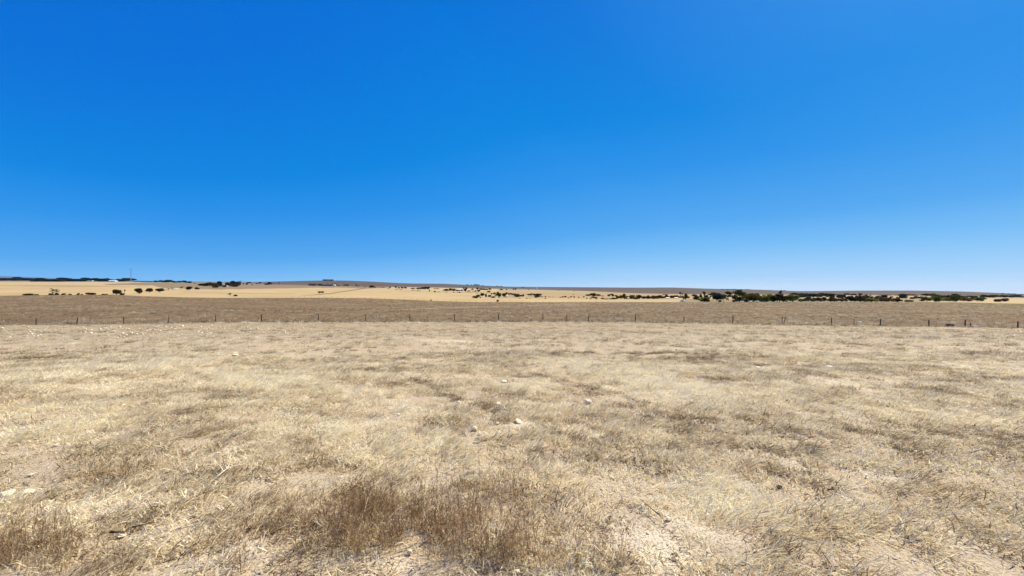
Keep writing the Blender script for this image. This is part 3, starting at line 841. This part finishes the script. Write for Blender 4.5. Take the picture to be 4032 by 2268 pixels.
# ------------------------------------------------------------------ trees
def foliage_mat(name):
    m, t, p = nmat(name)
    oi = t.nodes.new('ShaderNodeObjectInfo')
    b = attr(t, 'b')
    c = mix(t, 1.0, oi.outputs['Color'], ramp(t, b, [(0,(.62,.62,.62)),(1,(1.4,1.4,1.3))]), 'MULTIPLY')
    t.links.new(c, p.inputs['Base Color']); thin(t, p, .3)
    return m
M_LEAF = foliage_mat('foliage')
M_TRUNK = simple('bark', (.12,.095,.075), .9, .25, 4)
def leaves(lobes, n, size, rng):
    V = []; Fc = []; B = []
    wts = np.array([l[3]*l[4]*l[5] for l in lobes])**.66; wts /= wts.sum()
    cnt = rng.multinomial(n, wts)
    for (cx, cy, cz, rx, ry, rz_), k in zip(lobes, cnt):
        lb = rng.random()
        for _ in range(k):
            d = rng.normal(0,1,3); d /= np.linalg.norm(d)
            r = .55 + .5*rng.random()**.6
            c_ = np.array([cx + d[0]*rx*r, cy + d[1]*ry*r, cz + d[2]*rz_*r])
            if c_[2] < .01: c_[2] = .01 + .03*rng.random()
            a = rng.normal(0,1,3); a /= np.linalg.norm(a); b_ = np.cross(a, d + rng.normal(0,.5,3)); b_ /= np.linalg.norm(b_)+1e-6
            s_ = size*(.6+.8*rng.random()); k0 = len(V)
            V += [c_-a*s_, c_-b_*s_*.6, c_+a*s_, c_+b_*s_*.6]; Fc.append([k0,k0+1,k0+2,k0+3])
            B += [np.clip(.45*lb+.55*rng.random(),0,1)]*4
    return mesh_from('crown', V, Fc, M_LEAF, False, {'b': B})
def limb_set(lobes, h0, rng, r=.022):
    mb = MB()
    fork = Vector((rng.normal(0,.02), rng.normal(0,.02), h0))
    mb.tube([(0,0,-.05), (fork.x*.5+rng.normal(0,.01), fork.y*.5, h0*.55), fork], [r*1.3, r, r*.85], 7)
    for l in lobes[:7]:
        e = Vector((l[0], l[1], l[2])); mdl = fork.lerp(e, .5) + Vector((rng.normal(0,.03), rng.normal(0,.03), -.02))
        mb.tube([fork, mdl, e], [r*.7, r*.45, r*.2], 5)
    return mesh_from('trunk', mb.V, mb.F, M_TRUNK, True)
def make_kind(kind, k):
    rng = np.random.default_rng(hash((len(kind), ord(kind[0]), k)) % 9999)
    U = rng.uniform; L = []
    if kind == 'round':
        for _ in range(11):
            a = U(0,6.28); r = U(0,.24); L.append((r*math.cos(a), r*math.sin(a), U(.3,.72), U(.16,.26), U(.16,.26), U(.14,.26)))
        h0, n, s_ = .28, 1900, .05
    elif kind == 'bush':
        for _ in range(10):
            a = U(0,6.28); r = U(0,.34); L.append((r*math.cos(a), r*math.sin(a), U(.15,.55)*(1-r), U(.14,.22), U(.14,.22), U(.22,.42)))
        h0, n, s_ = .12, 1600, .05
    elif kind == 'umbrella':
        for _ in range(9):
            a = U(0,6.28); r = U(.08,.36); L.append((r*math.cos(a), r*math.sin(a), U(.66,.9)-.2*r, U(.12,.2), U(.12,.2), U(.06,.1)))
        for _ in range(3):
            a = U(0,6.28); r = U(.1,.3); L.append((r*math.cos(a), r*math.sin(a), U(.42,.6), U(.1,.16), U(.1,.16), U(.05,.09)))
        h0, n, s_ = .38, 1400, .045
    elif kind == 'sparse':
        for _ in range(8):
            a = U(0,6.28); r = U(.05,.36); L.append((r*math.cos(a), r*math.sin(a), U(.4,.92), U(.07,.13), U(.07,.13), U(.05,.1)))
        h0, n, s_ = .3, 420, .035
    elif kind == 'wide':
        for _ in range(15):
            a = U(0,6.28); r = U(0,.38); L.append((r*math.cos(a), r*math.sin(a), U(.3,.74)-.35*r, U(.11,.19), U(.11,.19), U(.14,.24)))
        h0, n, s_ = .2, 2200, .042
    return leaves(L, n, s_, rng), limb_set(L, h0, rng)
KINDS = {k: [make_kind(k, i) for i in range(4 if k != 'wide' else 5)] for k in ('round','bush','umbrella','sparse','wide')}
COLS = {'d': (.050,.044,.022), 'o': (.095,.088,.030), 'g': (.11,.15,.03), 'l': (.22,.24,.055), 'r': (.10,.070,.042), 'b': (.032,.050,.036), 'p': (.17,.135,.07)}
CROPX = [0,500,1000,1500,2000,2500,3000,3432]
KN = {'r':'round','b':'bush','u':'umbrella','s':'sparse','w':'wide'}
ADJ = {'d':'dark','o':'olive','g':'green','l':'bright green','r':'reddish brown','b':'bluish green','p':'pale'}
NAMES = {'round':('round_tree','round-crowned tree','tree'),'bush':('shrub','low shrub','shrub'),'umbrella':('gum_tree','flat-topped gum','tree'),'sparse':('sparse_tree','thin-crowned tree','tree'),'wide':('spreading_tree','spreading tree','tree')}
# zone, crop, then (u, v_base, w, h, kind+colour)
ZONES = {
 'the belt on the left horizon': (0, [(u, 322+ (u>550)*16 + (u>1050)*-4, 150+30*((u//95)%3), 30+9*((u//95)%4), ('r' if (u//95)%2 else 'b')+('d' if (u//95)%3 else 'b')) for u in range(20, 1530, 95)] + [(u, 335, 150, 36+8*((u//90)%3), 'rd' if (u//90)%2 else 'bd') for u in (1610,1700,1760,1820,2000,2060,2130)]),
 'the low belt right of the mast': (0, [(2245,322,90,36,'rb'),(2330,338,110,14,'bd'),(2440,340,110,14,'bd'),(2540,342,110,14,'bd')]),
 'the hedge left of the farm cluster': (1, [(480,350,75,30,'bd'),(570,350,85,32,'rd'),(650,352,90,34,'bd'),(710,352,120,38,'rd'),(790,355,90,30,'bd'),(885,357,88,28,'rd'),(978,360,75,36,'rd'),(1050,365,80,28,'rd'),(1140,368,60,8,'bd')]),
 'the row behind the brown rise': (0, [(490,571,175,30,'bd'),(625,568,45,18,'bd'),(890,568,140,90,'so'),(860,568,90,30,'bd'),(955,566,70,40,'br'),(1080,562,70,28,'bd'),(1185,562,60,20,'bd'),(1330,562,45,30,'bd'),(1380,562,30,20,'bo'),(1535,562,120,40,'bd'),(1750,566,50,20,'bo'),(1800,566,30,18,'bo'),(1970,566,140,80,'rd'),(2065,568,60,34,'bd'),(2112,545,42,65,'sp')]),
 'the row on the left slope': (1, [(207,542,128,82,'rd'),(380,524,112,68,'rd'),(550,520,110,62,'rd'),(657,492,20,28,'so'),(702,495,50,42,'sp'),(765,486,50,40,'sp'),(910,474,74,50,'so'),(1048,480,105,52,'rd'),(1175,469,78,34,'bd')]),
 'the farm cluster left of the homestead': (1, [(1240,405,60,35,'bd'),(1300,412,110,48,'bd'),(1390,418,130,58,'wd'),(1460,425,90,55,'ro'),(1500,447,100,82,'wo'),(1575,430,80,88,'rb'),(1650,432,70,40,'go'[0:0]+'bo'),(1715,422,90,64,'wd'),(1785,410,100,76,'rd'),(1810,425,110,48,'bo'),(1885,412,95,70,'wr'),(1920,400,50,64,'sr'),(1962,385,30,22,'bd')]),
 'the line right of the farm cluster': (1, [(2030,396,42,26,'rd'),(2067,366,85,22,'bd'),(2110,395,50,10,'bo'),(2195,378,36,16,'bd'),(2253,377,42,30,'rd'),(2360,392,75,26,'bd'),(2402,390,60,42,'rd'),(2437,393,36,34,'rd'),(2475,393,20,24,'sd'),(2570,396,34,38,'sr')]),
 'the bright stubble below the farm cluster': (1, [(1750,586,85,48,'sd'),(1835,585,65,30,'bd')]),
 'the stubble by the dark track': (2, [(1112,551,72,44,'ud'),(1165,551,62,42,'ud')]),
 'the yard of the long homestead': (2, [(1110,407,110,30,'bo'),(1160,405,60,34,'bd'),(1237,374,20,14,'rd'),(1365,398,60,22,'rd'),(1412,406,60,12,'bo')]),
 'the slope right of the homestead': (2, [(1525,404,42,18,'bd'),(1573,406,58,22,'bd'),(1730,420,24,32,'rd'),(1767,420,36,14,'bd'),(1880,428,50,8,'bo'),(1993,442,88,34,'wd'),(2042,442,32,16,'bd')]),
 'the upper hedge left of centre': (2, [(2180,440,60,8,'bo'),(2298,446,46,20,'rd'),(2392,449,44,28,'rd'),(2450,452,48,20,'bd'),(2500,453,52,26,'bo'),(2560,456,60,24,'rd'),(2690,462,70,20,'bd'),(2770,466,70,24,'bo'),(2850,470,70,34,'wd'),(2900,470,80,38,'wd'),(2950,470,80,38,'rd'),(3060,462,60,10,'bo'),(3110,462,70,10,'bd')]),
 'the dots below the upper hedge': (3, [(130,461,50,7,'bo'),(265,471,50,7,'bo'),(340,476,60,7,'bo'),(545,489,52,12,'bo'),(582,491,22,10,'bd'),(620,493,26,12,'bo'),(655,493,22,10,'bd'),(820,508,22,30,'ro'),(908,516,38,24,'bo'),(975,516,36,8,'bo')]),
 'the white-roofed farm near centre': (3, [(1100,502,82,36,'wo'),(1170,497,66,42,'rd'),(1240,498,72,38,'wo'),(1360,502,46,28,'rd'),(1398,474,42,34,'rd'),(1445,472,44,34,'rd'),(1428,508,52,46,'rd'),(1495,505,60,18,'bd'),(1545,477,52,24,'bd'),(1602,508,40,22,'bd'),(1632,477,48,34,'rd'),(1650,517,52,36,'rd'),(1690,477,60,26,'bd'),(1740,480,62,24,'bd'),(1785,480,50,22,'bd'),(1840,480,46,26,'rd'),(1825,519,66,26,'bd')]),
 'the saplings below the white-roofed farm': (3, [(1100,520,30,8,'bo'),(1230,526,20,20,'bd'),(1298,527,18,12,'bo'),(1330,530,26,20,'bd'),(1370,530,16,12,'so'),(1465,532,20,26,'so'),(1512,541,20,24,'so'),(1603,540,14,22,'so'),(1625,550,18,12,'bo'),(1695,542,16,18,'so')]),
 'the centre grove above the lone tree': (3, [(1600,617,104,42,'bo'),(1645,603,60,42,'wo'),(1680,617,30,22,'bo'),(1715,590,82,52,'rd'),(1775,618,34,68,'rr'),(1835,602,62,34,'rd'),(1868,560,30,26,'rd'),(1895,612,62,30,'bo'),(1920,580,62,52,'uo'),(1975,592,72,66,'wg'),(2012,597,60,60,'wg'),(2075,602,82,62,'ro'),(2120,590,60,62,'uo'),(2180,592,72,56,'uo'),(2232,595,52,48,'uo'),(2290,602,92,56,'wo'),(2372,590,62,30,'bd'),(2410,588,42,32,'rd'),(1993,616,30,12,'bd')]),
 'the stubble left of the white tower': (3, [(2033,481,52,20,'bd'),(2122,479,38,14,'bd'),(2187,481,22,12,'so'),(2238,484,28,26,'rd'),(2272,482,38,28,'rd'),(2395,440,34,14,'bd'),(2495,476,30,10,'bd')]),
 'the stubble near the centre': (3, [(845,672,24,22,'bo'),(1975,688,46,36,'rd')]),
 'the grove right of the centre grove': (4, [(352,594,56,44,'uo'),(395,594,62,50,'uo'),(460,600,62,50,'uo'),(495,614,84,58,'wd'),(540,602,60,52,'uo'),(578,599,30,14,'bo'),(637,600,34,16,'bd'),(697,604,18,14,'bd'),(755,603,20,8,'bo'),(202,627,30,10,'bd'),(318,627,32,14,'bd'),(370,625,24,8,'bo'),(632,629,30,14,'bd')]),
 'the dotted row across the mid stubble': (4, [(895,609,42,12,'bd'),(928,609,32,22,'rd'),(975,609,46,26,'rd'),(1020,612,16,16,'bo'),(1046,609,16,14,'bo'),(1072,600,42,16,'bo'),(1105,561,24,12,'bd'),(1120,612,28,26,'rd'),(1197,614,24,20,'rd'),(1283,607,32,20,'rd'),(1335,626,34,16,'bd'),(1395,635,36,14,'bd'),(1033,632,20,8,'bl'),(857,491,14,12,'bd'),(1120,502,28,8,'bd')]),
 'the grove above the white shed': (4, [(1365,579,92,30,'bd'),(1420,585,70,44,'wd'),(1460,590,90,46,'wo'),(1525,584,62,32,'wo'),(1605,586,60,12,'bd'),(1435,612,62,22,'bg'),(1475,622,66,28,'bg'),(1710,592,62,36,'rd'),(1745,584,24,36,'ur'),(1772,592,54,42,'rd'),(1828,593,60,28,'bd')]),
 'the belt round the white shed': (4, [(1500,636,62,12,'bo'),(1600,637,70,28,'bl'),(1662,638,72,16,'bo'),(1722,638,70,14,'bo'),(1785,638,92,32,'bg'),(1850,635,62,44,'wo'),(1900,632,64,56,'wo'),(1965,637,104,76,'wg'),(2090,634,104,64,'wg'),(2150,637,82,40,'br'),(2222,634,74,62,'wd'),(2310,632,62,40,'wd'),(2370,632,82,48,'wo'),(2450,630,82,52,'wo'),(2500,632,42,48,'rd')]),
 'the belt left of the white car': (5, [(60,632,104,58,'wd'),(170,632,84,42,'wd'),(232,632,72,46,'wo'),(312,632,84,52,'wo'),(372,628,50,36,'bo'),(422,627,104,52,'wd'),(482,620,50,36,'bd'),(535,622,84,46,'wd'),(620,621,84,44,'wd'),(700,612,76,40,'wd'),(770,608,90,80,'so'),(768,612,96,32,'bo'),(860,643,94,82,'wo'),(917,602,18,18,'so')]),
 'the big trees right of the car': (5, [(1010,648,92,84,'uo'),(1035,650,90,60,'rd'),(1070,652,60,36,'bg'),(1110,625,66,60,'wo'),(1172,620,40,104,'ud'),(1185,686,160,78,'wg'),(1215,645,92,70,'wo'),(1320,660,110,120,'uo'),(1385,672,176,114,'rb'),(1420,610,90,70,'ug'),(1495,655,120,90,'wg'),(1432,683,76,32,'bd')]),
 'the tall gums right of the car': (5, [(1585,660,98,142,'uo'),(1600,600,110,40,'bo'),(1690,610,80,40,'bd'),(1765,672,200,170,'ug'),(1700,662,100,90,'wo'),(1665,682,60,36,'br'),(1765,684,112,70,'wd'),(1830,640,110,60,'wo'),(1905,645,130,92,'wl')]),
 'the dense belt right of the gums': (5, [(1990,684,240,126,'wo'),(2060,682,150,116,'wg'),(1880,684,70,48,'br'),(2185,682,170,84,'wg'),(2235,676,190,118,'wl'),(2350,684,130,90,'rd'),(2440,686,170,172,'sr'),(2400,690,190,110,'wd'),(2500,686,110,100,'wo')]),
 'the belt below the far plantation': (6, [(520,687,236,104,'wg'),(455,640,100,60,'wg'),(700,676,112,42,'wo'),(790,678,142,68,'wo'),(880,675,112,58,'wo'),(960,678,112,62,'wr'),(1060,675,112,52,'wo'),(1170,678,112,62,'wo'),(1180,640,70,50,'rd'),(1270,678,122,48,'wr'),(1360,678,112,52,'wo'),(1050,622,50,28,'bd'),(950,628,80,26,'bg')]),
 'the far plantation behind the belt': (6, [(550,572,150,36,'wb'),(655,572,122,36,'wb'),(640,608,124,36,'wb'),(720,606,120,50,'wb'),(775,602,110,58,'wb'),(820,566,100,26,'bd'),(880,604,110,60,'wb'),(930,602,130,56,'wb'),(1010,598,134,60,'wb'),(1090,598,150,58,'wg'),(1175,606,122,50,'wb'),(1205,562,90,20,'bd'),(1300,622,104,64,'wb'),(1385,622,92,54,'wb'),(1430,565,82,26,'wd'),(1560,570,112,26,'bd'),(1660,572,70,34,'rd')]),
 'the thicket right of the plantation': (6, [(1440,640,80,44,'wd'),(1500,684,112,90,'wb'),(1570,694,150,70,'wb'),(1600,660,90,70,'wo'),(1660,688,132,104,'wo'),(1740,680,80,60,'wd'),(1755,574,36,20,'bd'),(1760,640,82,62,'wd'),(1825,622,92,38,'bd'),(1838,581,30,20,'rd'),(1850,684,142,62,'wl'),(1930,678,92,72,'rd'),(2020,678,122,52,'wo'),(2060,622,92,52,'rd'),(1985,620,90,36,'wd'),(2110,678,112,60,'wr'),(2160,676,100,62,'wd'),(2188,612,52,28,'bd'),(2300,683,134,58,'wo'),(2290,628,62,32,'bo'),(2365,628,112,78,'wb'),(2480,679,164,34,'bg'),(2530,632,92,30,'bo')]),
 'the hedge under the right hill': (6, [(2010,573,62,14,'bd'),(2090,573,80,16,'bd'),(2150,573,80,14,'bd'),(2270,572,90,10,'bd'),(2490,577,82,22,'wd'),(2570,578,90,20,'wd')]),
 'the clumps near the right edge': (7, [(740,627,52,42,'wo'),(820,627,104,36,'wd'),(935,584,134,38,'wb'),(1050,584,112,36,'wb'),(1110,620,120,60,'wg'),(940,681,144,78,'wg'),(1090,681,132,90,'wg'),(1220,678,124,62,'wl'),(1215,622,112,46,'wo'),(1300,624,104,46,'wd'),(1400,608,134,60,'wb'),(1430,681,134,112,'wg'),(1550,674,112,60,'wo'),(1625,672,124,46,'wp'),(1600,632,112,32,'br'),(1530,612,92,34,'bd'),(1650,604,82,28,'wg'),(1735,640,114,52,'wd'),(1800,676,124,64,'wg'),(1865,666,92,66,'wg')]),
 'the windbreak at the right edge': (7, [(1880,607,72,44,'wd'),(1990,610,122,42,'wd'),(2080,608,122,42,'wo'),(2180,608,112,38,'wd'),(2280,608,112,32,'wd'),(2380,608,104,38,'wd'),(2470,606,104,42,'wd'),(2550,608,70,22,'bd')]),
 'the skyline right of the sheds': (3, [(1462,395,44,12,'bb'),(1530,396,34,9,'bb'),(1590,399,60,14,'wb'),(1640,400,70,13,'wb'),(1720,404,34,7,'bb'),(1960,412,50,8,'bb'),(2030,415,40,8,'bb')]),
 'the skyline above the tall gums': (5, [(1480,470,60,8,'bd'),(1580,473,80,9,'wd'),(1680,474,90,9,'wb'),(1790,475,90,8,'bd'),(1900,475,80,8,'bb'),(2530,496,40,10,'rb')]),
 'the skyline by the right edge': (7, [(2228,551,56,14,'bb'),(2320,555,70,13,'wb'),(2385,556,60,15,'wb'),(2520,562,60,10,'bb')]),
 'the open stubble at the far right': (7, [(2110,679,114,44,'br'),(2240,676,114,52,'wo')]),
}
ORD = ['first','second','third','fourth','fifth','sixth','seventh','eighth','ninth','tenth','eleventh','twelfth','thirteenth','fourteenth','fifteenth','sixteenth','seventeenth','eighteenth','nineteenth','twentieth','twenty-first','twenty-second','twenty-third','twenty-fourth','twenty-fifth','twenty-sixth']
def plant_tree(px, row, w, h, kind, colk, label, group, k):
    lim = float(R_BROWN(px))
    row = min(row, lim - .15)
    P = at(px, row)
    cr, tr = KINDS[kind][k % len(KINDS[kind])]
    nm, desc, cat = NAMES[kind]
    e = empty(nm, P, 0)
    c = obj('crown', cr, e); tk = obj('trunk', tr, e)
    W = w*P.y/F; Hh = h*P.y/F
    fk = 1.38 if kind == 'wide' else 1.26
    sc = (W*1.36, W*1.2, Hh*fk); rz = random.random()*6.28
    e.scale = sc
    for q in (c, tk): q.rotation_euler = (0,0,rz)
    j = random.uniform(.85,1.2)
    c.color = (*[v*j for v in COLS[colk]], 1)
    tag(e, label, cat, group)
    if len(label.replace('-', ' ').split()) > 16: print('LONG', label)
k = 0
for zone, (ci, lst) in ZONES.items():
    lst = sorted(lst, key=lambda a: a[0]); n = len(lst)
    for i, (u, v, w, h, kc) in enumerate(lst):
        kind = KN[kc[0]]; ck = kc[1]
        desc = f"{ADJ[ck]} {NAMES[kind][1]}"
        if n == 2: where = ('left one of the pair' if i == 0 else 'right one of the pair') + ' on ' + zone
        elif i == n-1: where = 'rightmost in ' + zone
        elif i == 0: where = 'leftmost in ' + zone
        else: where = f"{ORD[i]} from the left in {zone}"
        plant_tree(CROPX[ci] + u/4.2933, 1030 + v/4.2933, w/4.2933, h/4.2933, kind, ck, f"{desc}, {where}".replace('round-crowned', 'round').replace('thin-crowned', 'thin').replace('left one of the pair', 'left one').replace('right one of the pair', 'right one'), 'trees and shrubs of ' + zone, k)
        k += 1

# ------------------------------------------------------------------ buildings, mast, tower, vehicle
M_WHITE = simple('white_sheet', (.80,.80,.78), .5, .05, 1)
M_GREYR = simple('grey_roof', (.12,.125,.135), .85, .08, 1)
M_DWALL = simple('dark_wall', (.045,.04,.045), .8, .2, 1)
M_WALL = simple('stone_wall', (.45,.40,.33), .85, .1, 1)
M_GLASS = simple('dark_glass', (.03,.035,.045), .15, .1, 1)
M_STEEL = simple('galvanised_steel', (.24,.31,.40), .45, .1, 1)
def shed(px, row, wpx, hpx, label, wall=M_WHITE, roof=M_WHITE, depth=.6, eave=.6, cat='shed', name='shed', rz=0, doors=1, verandah=False, on_sky=False):
    P = at(px, row); W = wpx*P.y/F; Hh = hpx*P.y/F; D = W*depth
    e = empty(name, P, rz); tag(e, label, cat)
    he = Hh*eave
    m1 = MB(); m1.prism([(-D/2,-1.5),(D/2,-1.5),(D/2,he),(0,Hh*.97),(-D/2,he)], -W/2, W/2); m1.build('wall', wall, e)
    m2 = MB(); o_ = W*.03 + .2; tck = max(.15, Hh*.04)
    for s_ in (-1, 1):
        m2.prism([(s_*(D/2+o_), he-.05-o_*.3), (0, Hh), (0, Hh+tck), (s_*(D/2+o_), he-.05-o_*.3+tck)][::s_], -W/2-o_, W/2+o_)
    m2.build('roof', roof, e)
    for i in range(doors):
        xx = (i+1)/(doors+1)*W - W/2
        m3 = MB(); m3.box((xx, -D/2-.03, he*.4), (min(W*.18, 5), .06, he*.8)); m3.build('door', M_DWALL, e)
    if name == 'house':
        for xx in (-.36, -.18, .18, .36):
            m3 = MB(); m3.box((xx*W, -D/2-.03, he*.55), (W*.07, .06, he*.4)); m3.build('window', M_GLASS, e)
    if verandah:
        m4 = MB(); m4.prism([(-D/2-W*.09, he*.72), (-D/2-.3, he*.92), (-D/2-.3, he*.97), (-D/2-W*.09, he*.77)], -W/2-.5, W/2+.5); m4.build('verandah_roof', roof, e)
        for i in range(7):
            m5 = MB(); m5.box((-W/2+W*i/6, -D/2-W*.085, he*.36-.3), (.25,.25,he*.72+.6)); m5.build('verandah_post', M_WALL, e)
    return e
def tank(px, row, wpx, hpx, label, mat=M_WHITE, name='water_tank', cat='tank', cone=.15):
    P = at(px, row); R = wpx*P.y/F/2; Hh = hpx*P.y/F
    e = empty(name, P); tag(e, label, cat)
    mb = MB(); mb.tube([(0,0,-1),(0,0,Hh*(1-cone))], [R,R], 20); mb.build('tank_wall', mat, e)
    mb = MB(); mb.tube([(0,0,Hh*(1-cone)+.01),(0,0,Hh)], [R*1.04,R*.15], 20); mb.build('lid', mat, e)
    return e
shed(1282.5,1104.8,20,4.6,'long dark shed on the hilltop skyline, left of the paler one',M_DWALL,M_DWALL,.4,.7)
shed(1303,1104.8,14,5,'grey-roofed shed on the hilltop skyline beside the white tank',M_DWALL,M_GREYR,.5,.5)
tank(1315.5,1105,6.5,5.2,'white tank on the hilltop skyline right of the grey-roofed shed')
shed(1231,1124.8,26,8,'dark low shed left of the long homestead',M_DWALL,M_DWALL,.5,.55)
shed(1289,1125.3,38,9,'long homestead with a grey roof and shaded verandah below the hilltop',M_DWALL,M_GREYR,.35,.6,'house','house',0,1,True)
shed(1317,1125.5,9,5,'small white outbuilding at the right end of the homestead',M_WHITE,M_WHITE,.8,.6)
shed(446,1108.6,25,5.2,'long white shed on the left horizon left of the mast',M_WHITE,M_WHITE,.5,.55)
shed(361,1106.5,8,4.5,'small white building among the left horizon trees',M_WHITE,M_WHITE,.8,.6)
shed(873,1127.5,16,8,'pale blue-roofed farmhouse among the farm cluster trees',M_WALL,M_GREYR,.6,.5,'house','house')
shed(884,1125,12,7,'white-roofed shed right of the blue-roofed farmhouse',M_WALL,M_WHITE,.6,.5)
shed(893,1128,8,4,'small white lean-to at the front of the farm cluster',M_WHITE,M_WHITE,.8,.5)
shed(691,1138,14,2.6,'low pale shed on the slope behind the row of round trees',M_WHITE,M_WHITE,.5,.6)
shed(1814,1143.5,20,6.5,'white-roofed shed between dark trees near the centre',M_DWALL,M_WHITE,.6,.4)
shed(1803,1146.5,14,6,'grey-roofed building left of the white-roofed shed',M_DWALL,M_GREYR,.7,.5)
shed(1862,1147.5,7,4,'small pale hut right of the white-roofed shed',M_WALL,M_WALL,.8,.6)
shed(1652,1138,16,6,'grey shed in the upper hedge line left of centre',M_DWALL,M_GREYR,.5,.5)
tank(1603.5,1137,3.2,6.5,'slim white tank in the upper hedge line left of centre')
shed(1993,1170,13,6,'low white-roofed shed in front of the centre grove',M_DWALL,M_WHITE,.6,.5)
tank(2113,1141.5,3.6,9.0,'tall narrow white tower standing alone at the foot of the far hill',M_WHITE,'water_tower','tower',.08)
shed(2471.5,1178,9,6,'white shed between green trees right of centre',M_WHITE,M_WHITE,.9,.75)
shed(2629,1175.3,13,4.2,'low pale shed in the tree belt, left of its twin',M_WALL,M_WHITE,.5,.5)
shed(2660.5,1174.8,14,4,'low pale shed in the tree belt nearest the white vehicle',M_WALL,M_WHITE,.5,.5)
shed(2620,1161.5,18,3.2,'low dark shed on the upper stubble behind the tree belt',M_DWALL,M_DWALL,.4,.6)
shed(2966,1159.5,12,2.0,'far white shed glinting at the foot of the right hill',M_WHITE,M_WHITE,.5,.6)
shed(2935,1180,8,6,'brownish stone hut half hidden by the tall gums',M_WALL,M_WALL,.8,.6)
tank(2850,1189.0,4.6,4.0,'small round white tank in front of the big dark tree')

# lattice mast
P = at(515.5, 1108.6); Yp = P.y; hm = (1108.6-1057)*Yp/F
mast = empty('lattice_mast', P, .3); tag(mast, 'tall slender lattice communications mast on the left horizon', 'mast')
def mw(z): 
    k = z/hm; return (3.1*(1-k)**1.6 + 1.15)*Yp/F*.62
mb = MB()
for a in range(3):
    an = a*2.0944
    mb.tube([(mw(hm*i/14)*math.cos(an), mw(hm*i/14)*math.sin(an), hm*i/14 - (0 if i else 2)) for i in range(15)], [.34]*15, 6)
mb.build('legs', M_STEEL, mast)
mb = MB(); nb = 26
for i in range(nb):
    z0, z1 = hm*i/nb, hm*(i+1)/nb
    for a in range(3):
        a0, a1 = a*2.0944, (a+1)*2.0944
        if i % 2: a0, a1 = a1, a0
        mb.tube([(mw(z0)*math.cos(a0), mw(z0)*math.sin(a0), z0), (mw(z1)*math.cos(a1), mw(z1)*math.sin(a1), z1)], [.15,.15], 4)
        mb.tube([(mw(z1)*math.cos(a0), mw(z1)*math.sin(a0), z1), (mw(z1)*math.cos(a1), mw(z1)*math.sin(a1), z1)], [.09,.09], 4)
mb.build('bracing', M_STEEL, mast)
mb = MB(); mb.tube([(0,0,hm*.965),(0,0,hm*.975)], [2.5,2.5], 12); mb.build('platform', M_STEEL, mast)
for a in range(6):
    mb = MB(); an = a*1.047; mb.box((2.4*math.cos(an), 2.4*math.sin(an), hm*.975), (.5,.35,2.4), 1, an); mb.build('antenna', M_STEEL, mast)
mb = MB(); mb.tube([(0,0,hm*.97),(0,0,hm*1.03)], [.12,.06], 6); mb.build('tip', M_STEEL, mast)

# power poles on the far land
def pole(px, row, hpx, label):
    P = at(px, row); h = hpx*P.y/F
    e = empty('power_pole', P); tag(e, label, 'power pole', 'far power poles')
    mb = MB(); mb.tube([(0,0,-.5),(0,0,h)], [.28,.2], 6); mb.build('pole', M_POST, e)
    mb = MB(); mb.box((0,0,h*.93), (2.4,.25,.25)); mb.build('crossarm', M_POST, e)
pole(307.5,1107,13,'thin pole above the left horizon trees')
pole(556,1106.5,10,'thin pole on the skyline right of the mast')
pole(945,1113,5,'short pole on the tree-dotted skyline at left')
pole(1930,1126,7,'thin pole on the skyline near the centre')
pole(3412,1160,8,'thin pole before the far right hill')
pole(2023,1130,5,'thin pole on the skyline just right of the centre')

# white vehicle seen end-on at the edge of the stubble
P = at(2687, 1188.6); car = empty('parked_car', P, .25); tag(car, 'small white vehicle parked end-on at the edge of the stubble', 'car')
M_PAINT = simple('white_paint', (.82,.82,.82), .3, .02, 1); M_TYRE = simple('tyre_rubber', (.02,.02,.02), .8, .1, 3); M_RED = simple('red_lens', (.4,.02,.02), .3, .1, 3)
mb = MB(); mb.prism([(-2.1,.42),(2.1,.42),(2.15,.75),(2.05,.95),(.9,1.02),(-1.9,1.05),(-2.15,.9)], -.88, .88); mb.build('body', M_PAINT, car)
mb = MB(); mb.prism([(-1.75,1.055),(.75,1.03),(.25,1.62),(-1.4,1.65)], -.78, .78); mb.build('cabin', M_PAINT, car)
mb = MB(); mb.prism([(-1.79,1.12),(-1.75,1.12),(-1.46,1.56),(-1.5,1.56)], -.66, .66); mb.build('rear_window', M_GLASS, car)
for s_ in (-1, 1):
    mb = MB(); mb.box((s_*.795, -.45, 1.33), (.03, 1.5, .38)); mb.build('side_window', M_GLASS, car)
    mb = MB(); mb.box((s_*.74, -2.16, .85), (.2, .05, .16)); mb.build('tail_light', M_RED, car)
    for yy_ in (-1.35, 1.35):
        mb = MB(); mb.tube([(s_*.72, yy_, .34), (s_*.92, yy_, .34)], [.34,.34], 18); w_ = mb.build('wheel', M_TYRE, car)
        mb = MB(); mb.tube([(s_*.925, yy_, .34), (s_*.94, yy_, .34)], [.2,.2], 14); mb.build('hubcap', M_STEEL, w_)
mb = MB(); mb.box((0, -2.18, .5), (1.7, .12, .2)); mb.build('bumper', M_DARK, car)

# thin clear-day haze
me = bpy.data.meshes.new('haze'); mb = MB(); mb.box((0, 8000, 50), (46000, 26000, 640)); me.from_pydata(mb.V, [], mb.F); me.update()
m = bpy.data.materials.new('haze_air'); m.use_nodes = True; t = m.node_tree; t.nodes.clear()
o_ = t.nodes.new('ShaderNodeOutputMaterial'); pv = t.nodes.new('ShaderNodeVolumePrincipled')
pv.inputs['Color'].default_value = (.80, .88, 1, 1); pv.inputs['Density'].default_value = HAZE; pv.inputs['Anisotropy'].default_value = .2
t.links.new(pv.outputs[0], o_.inputs['Volume']); me.materials.append(m)
hz = obj('haze', me); hz['kind'] = 'stuff'; hz['label'] = 'thin clear-day haze lying over the far fields'
S.cycles.use_denoising = True
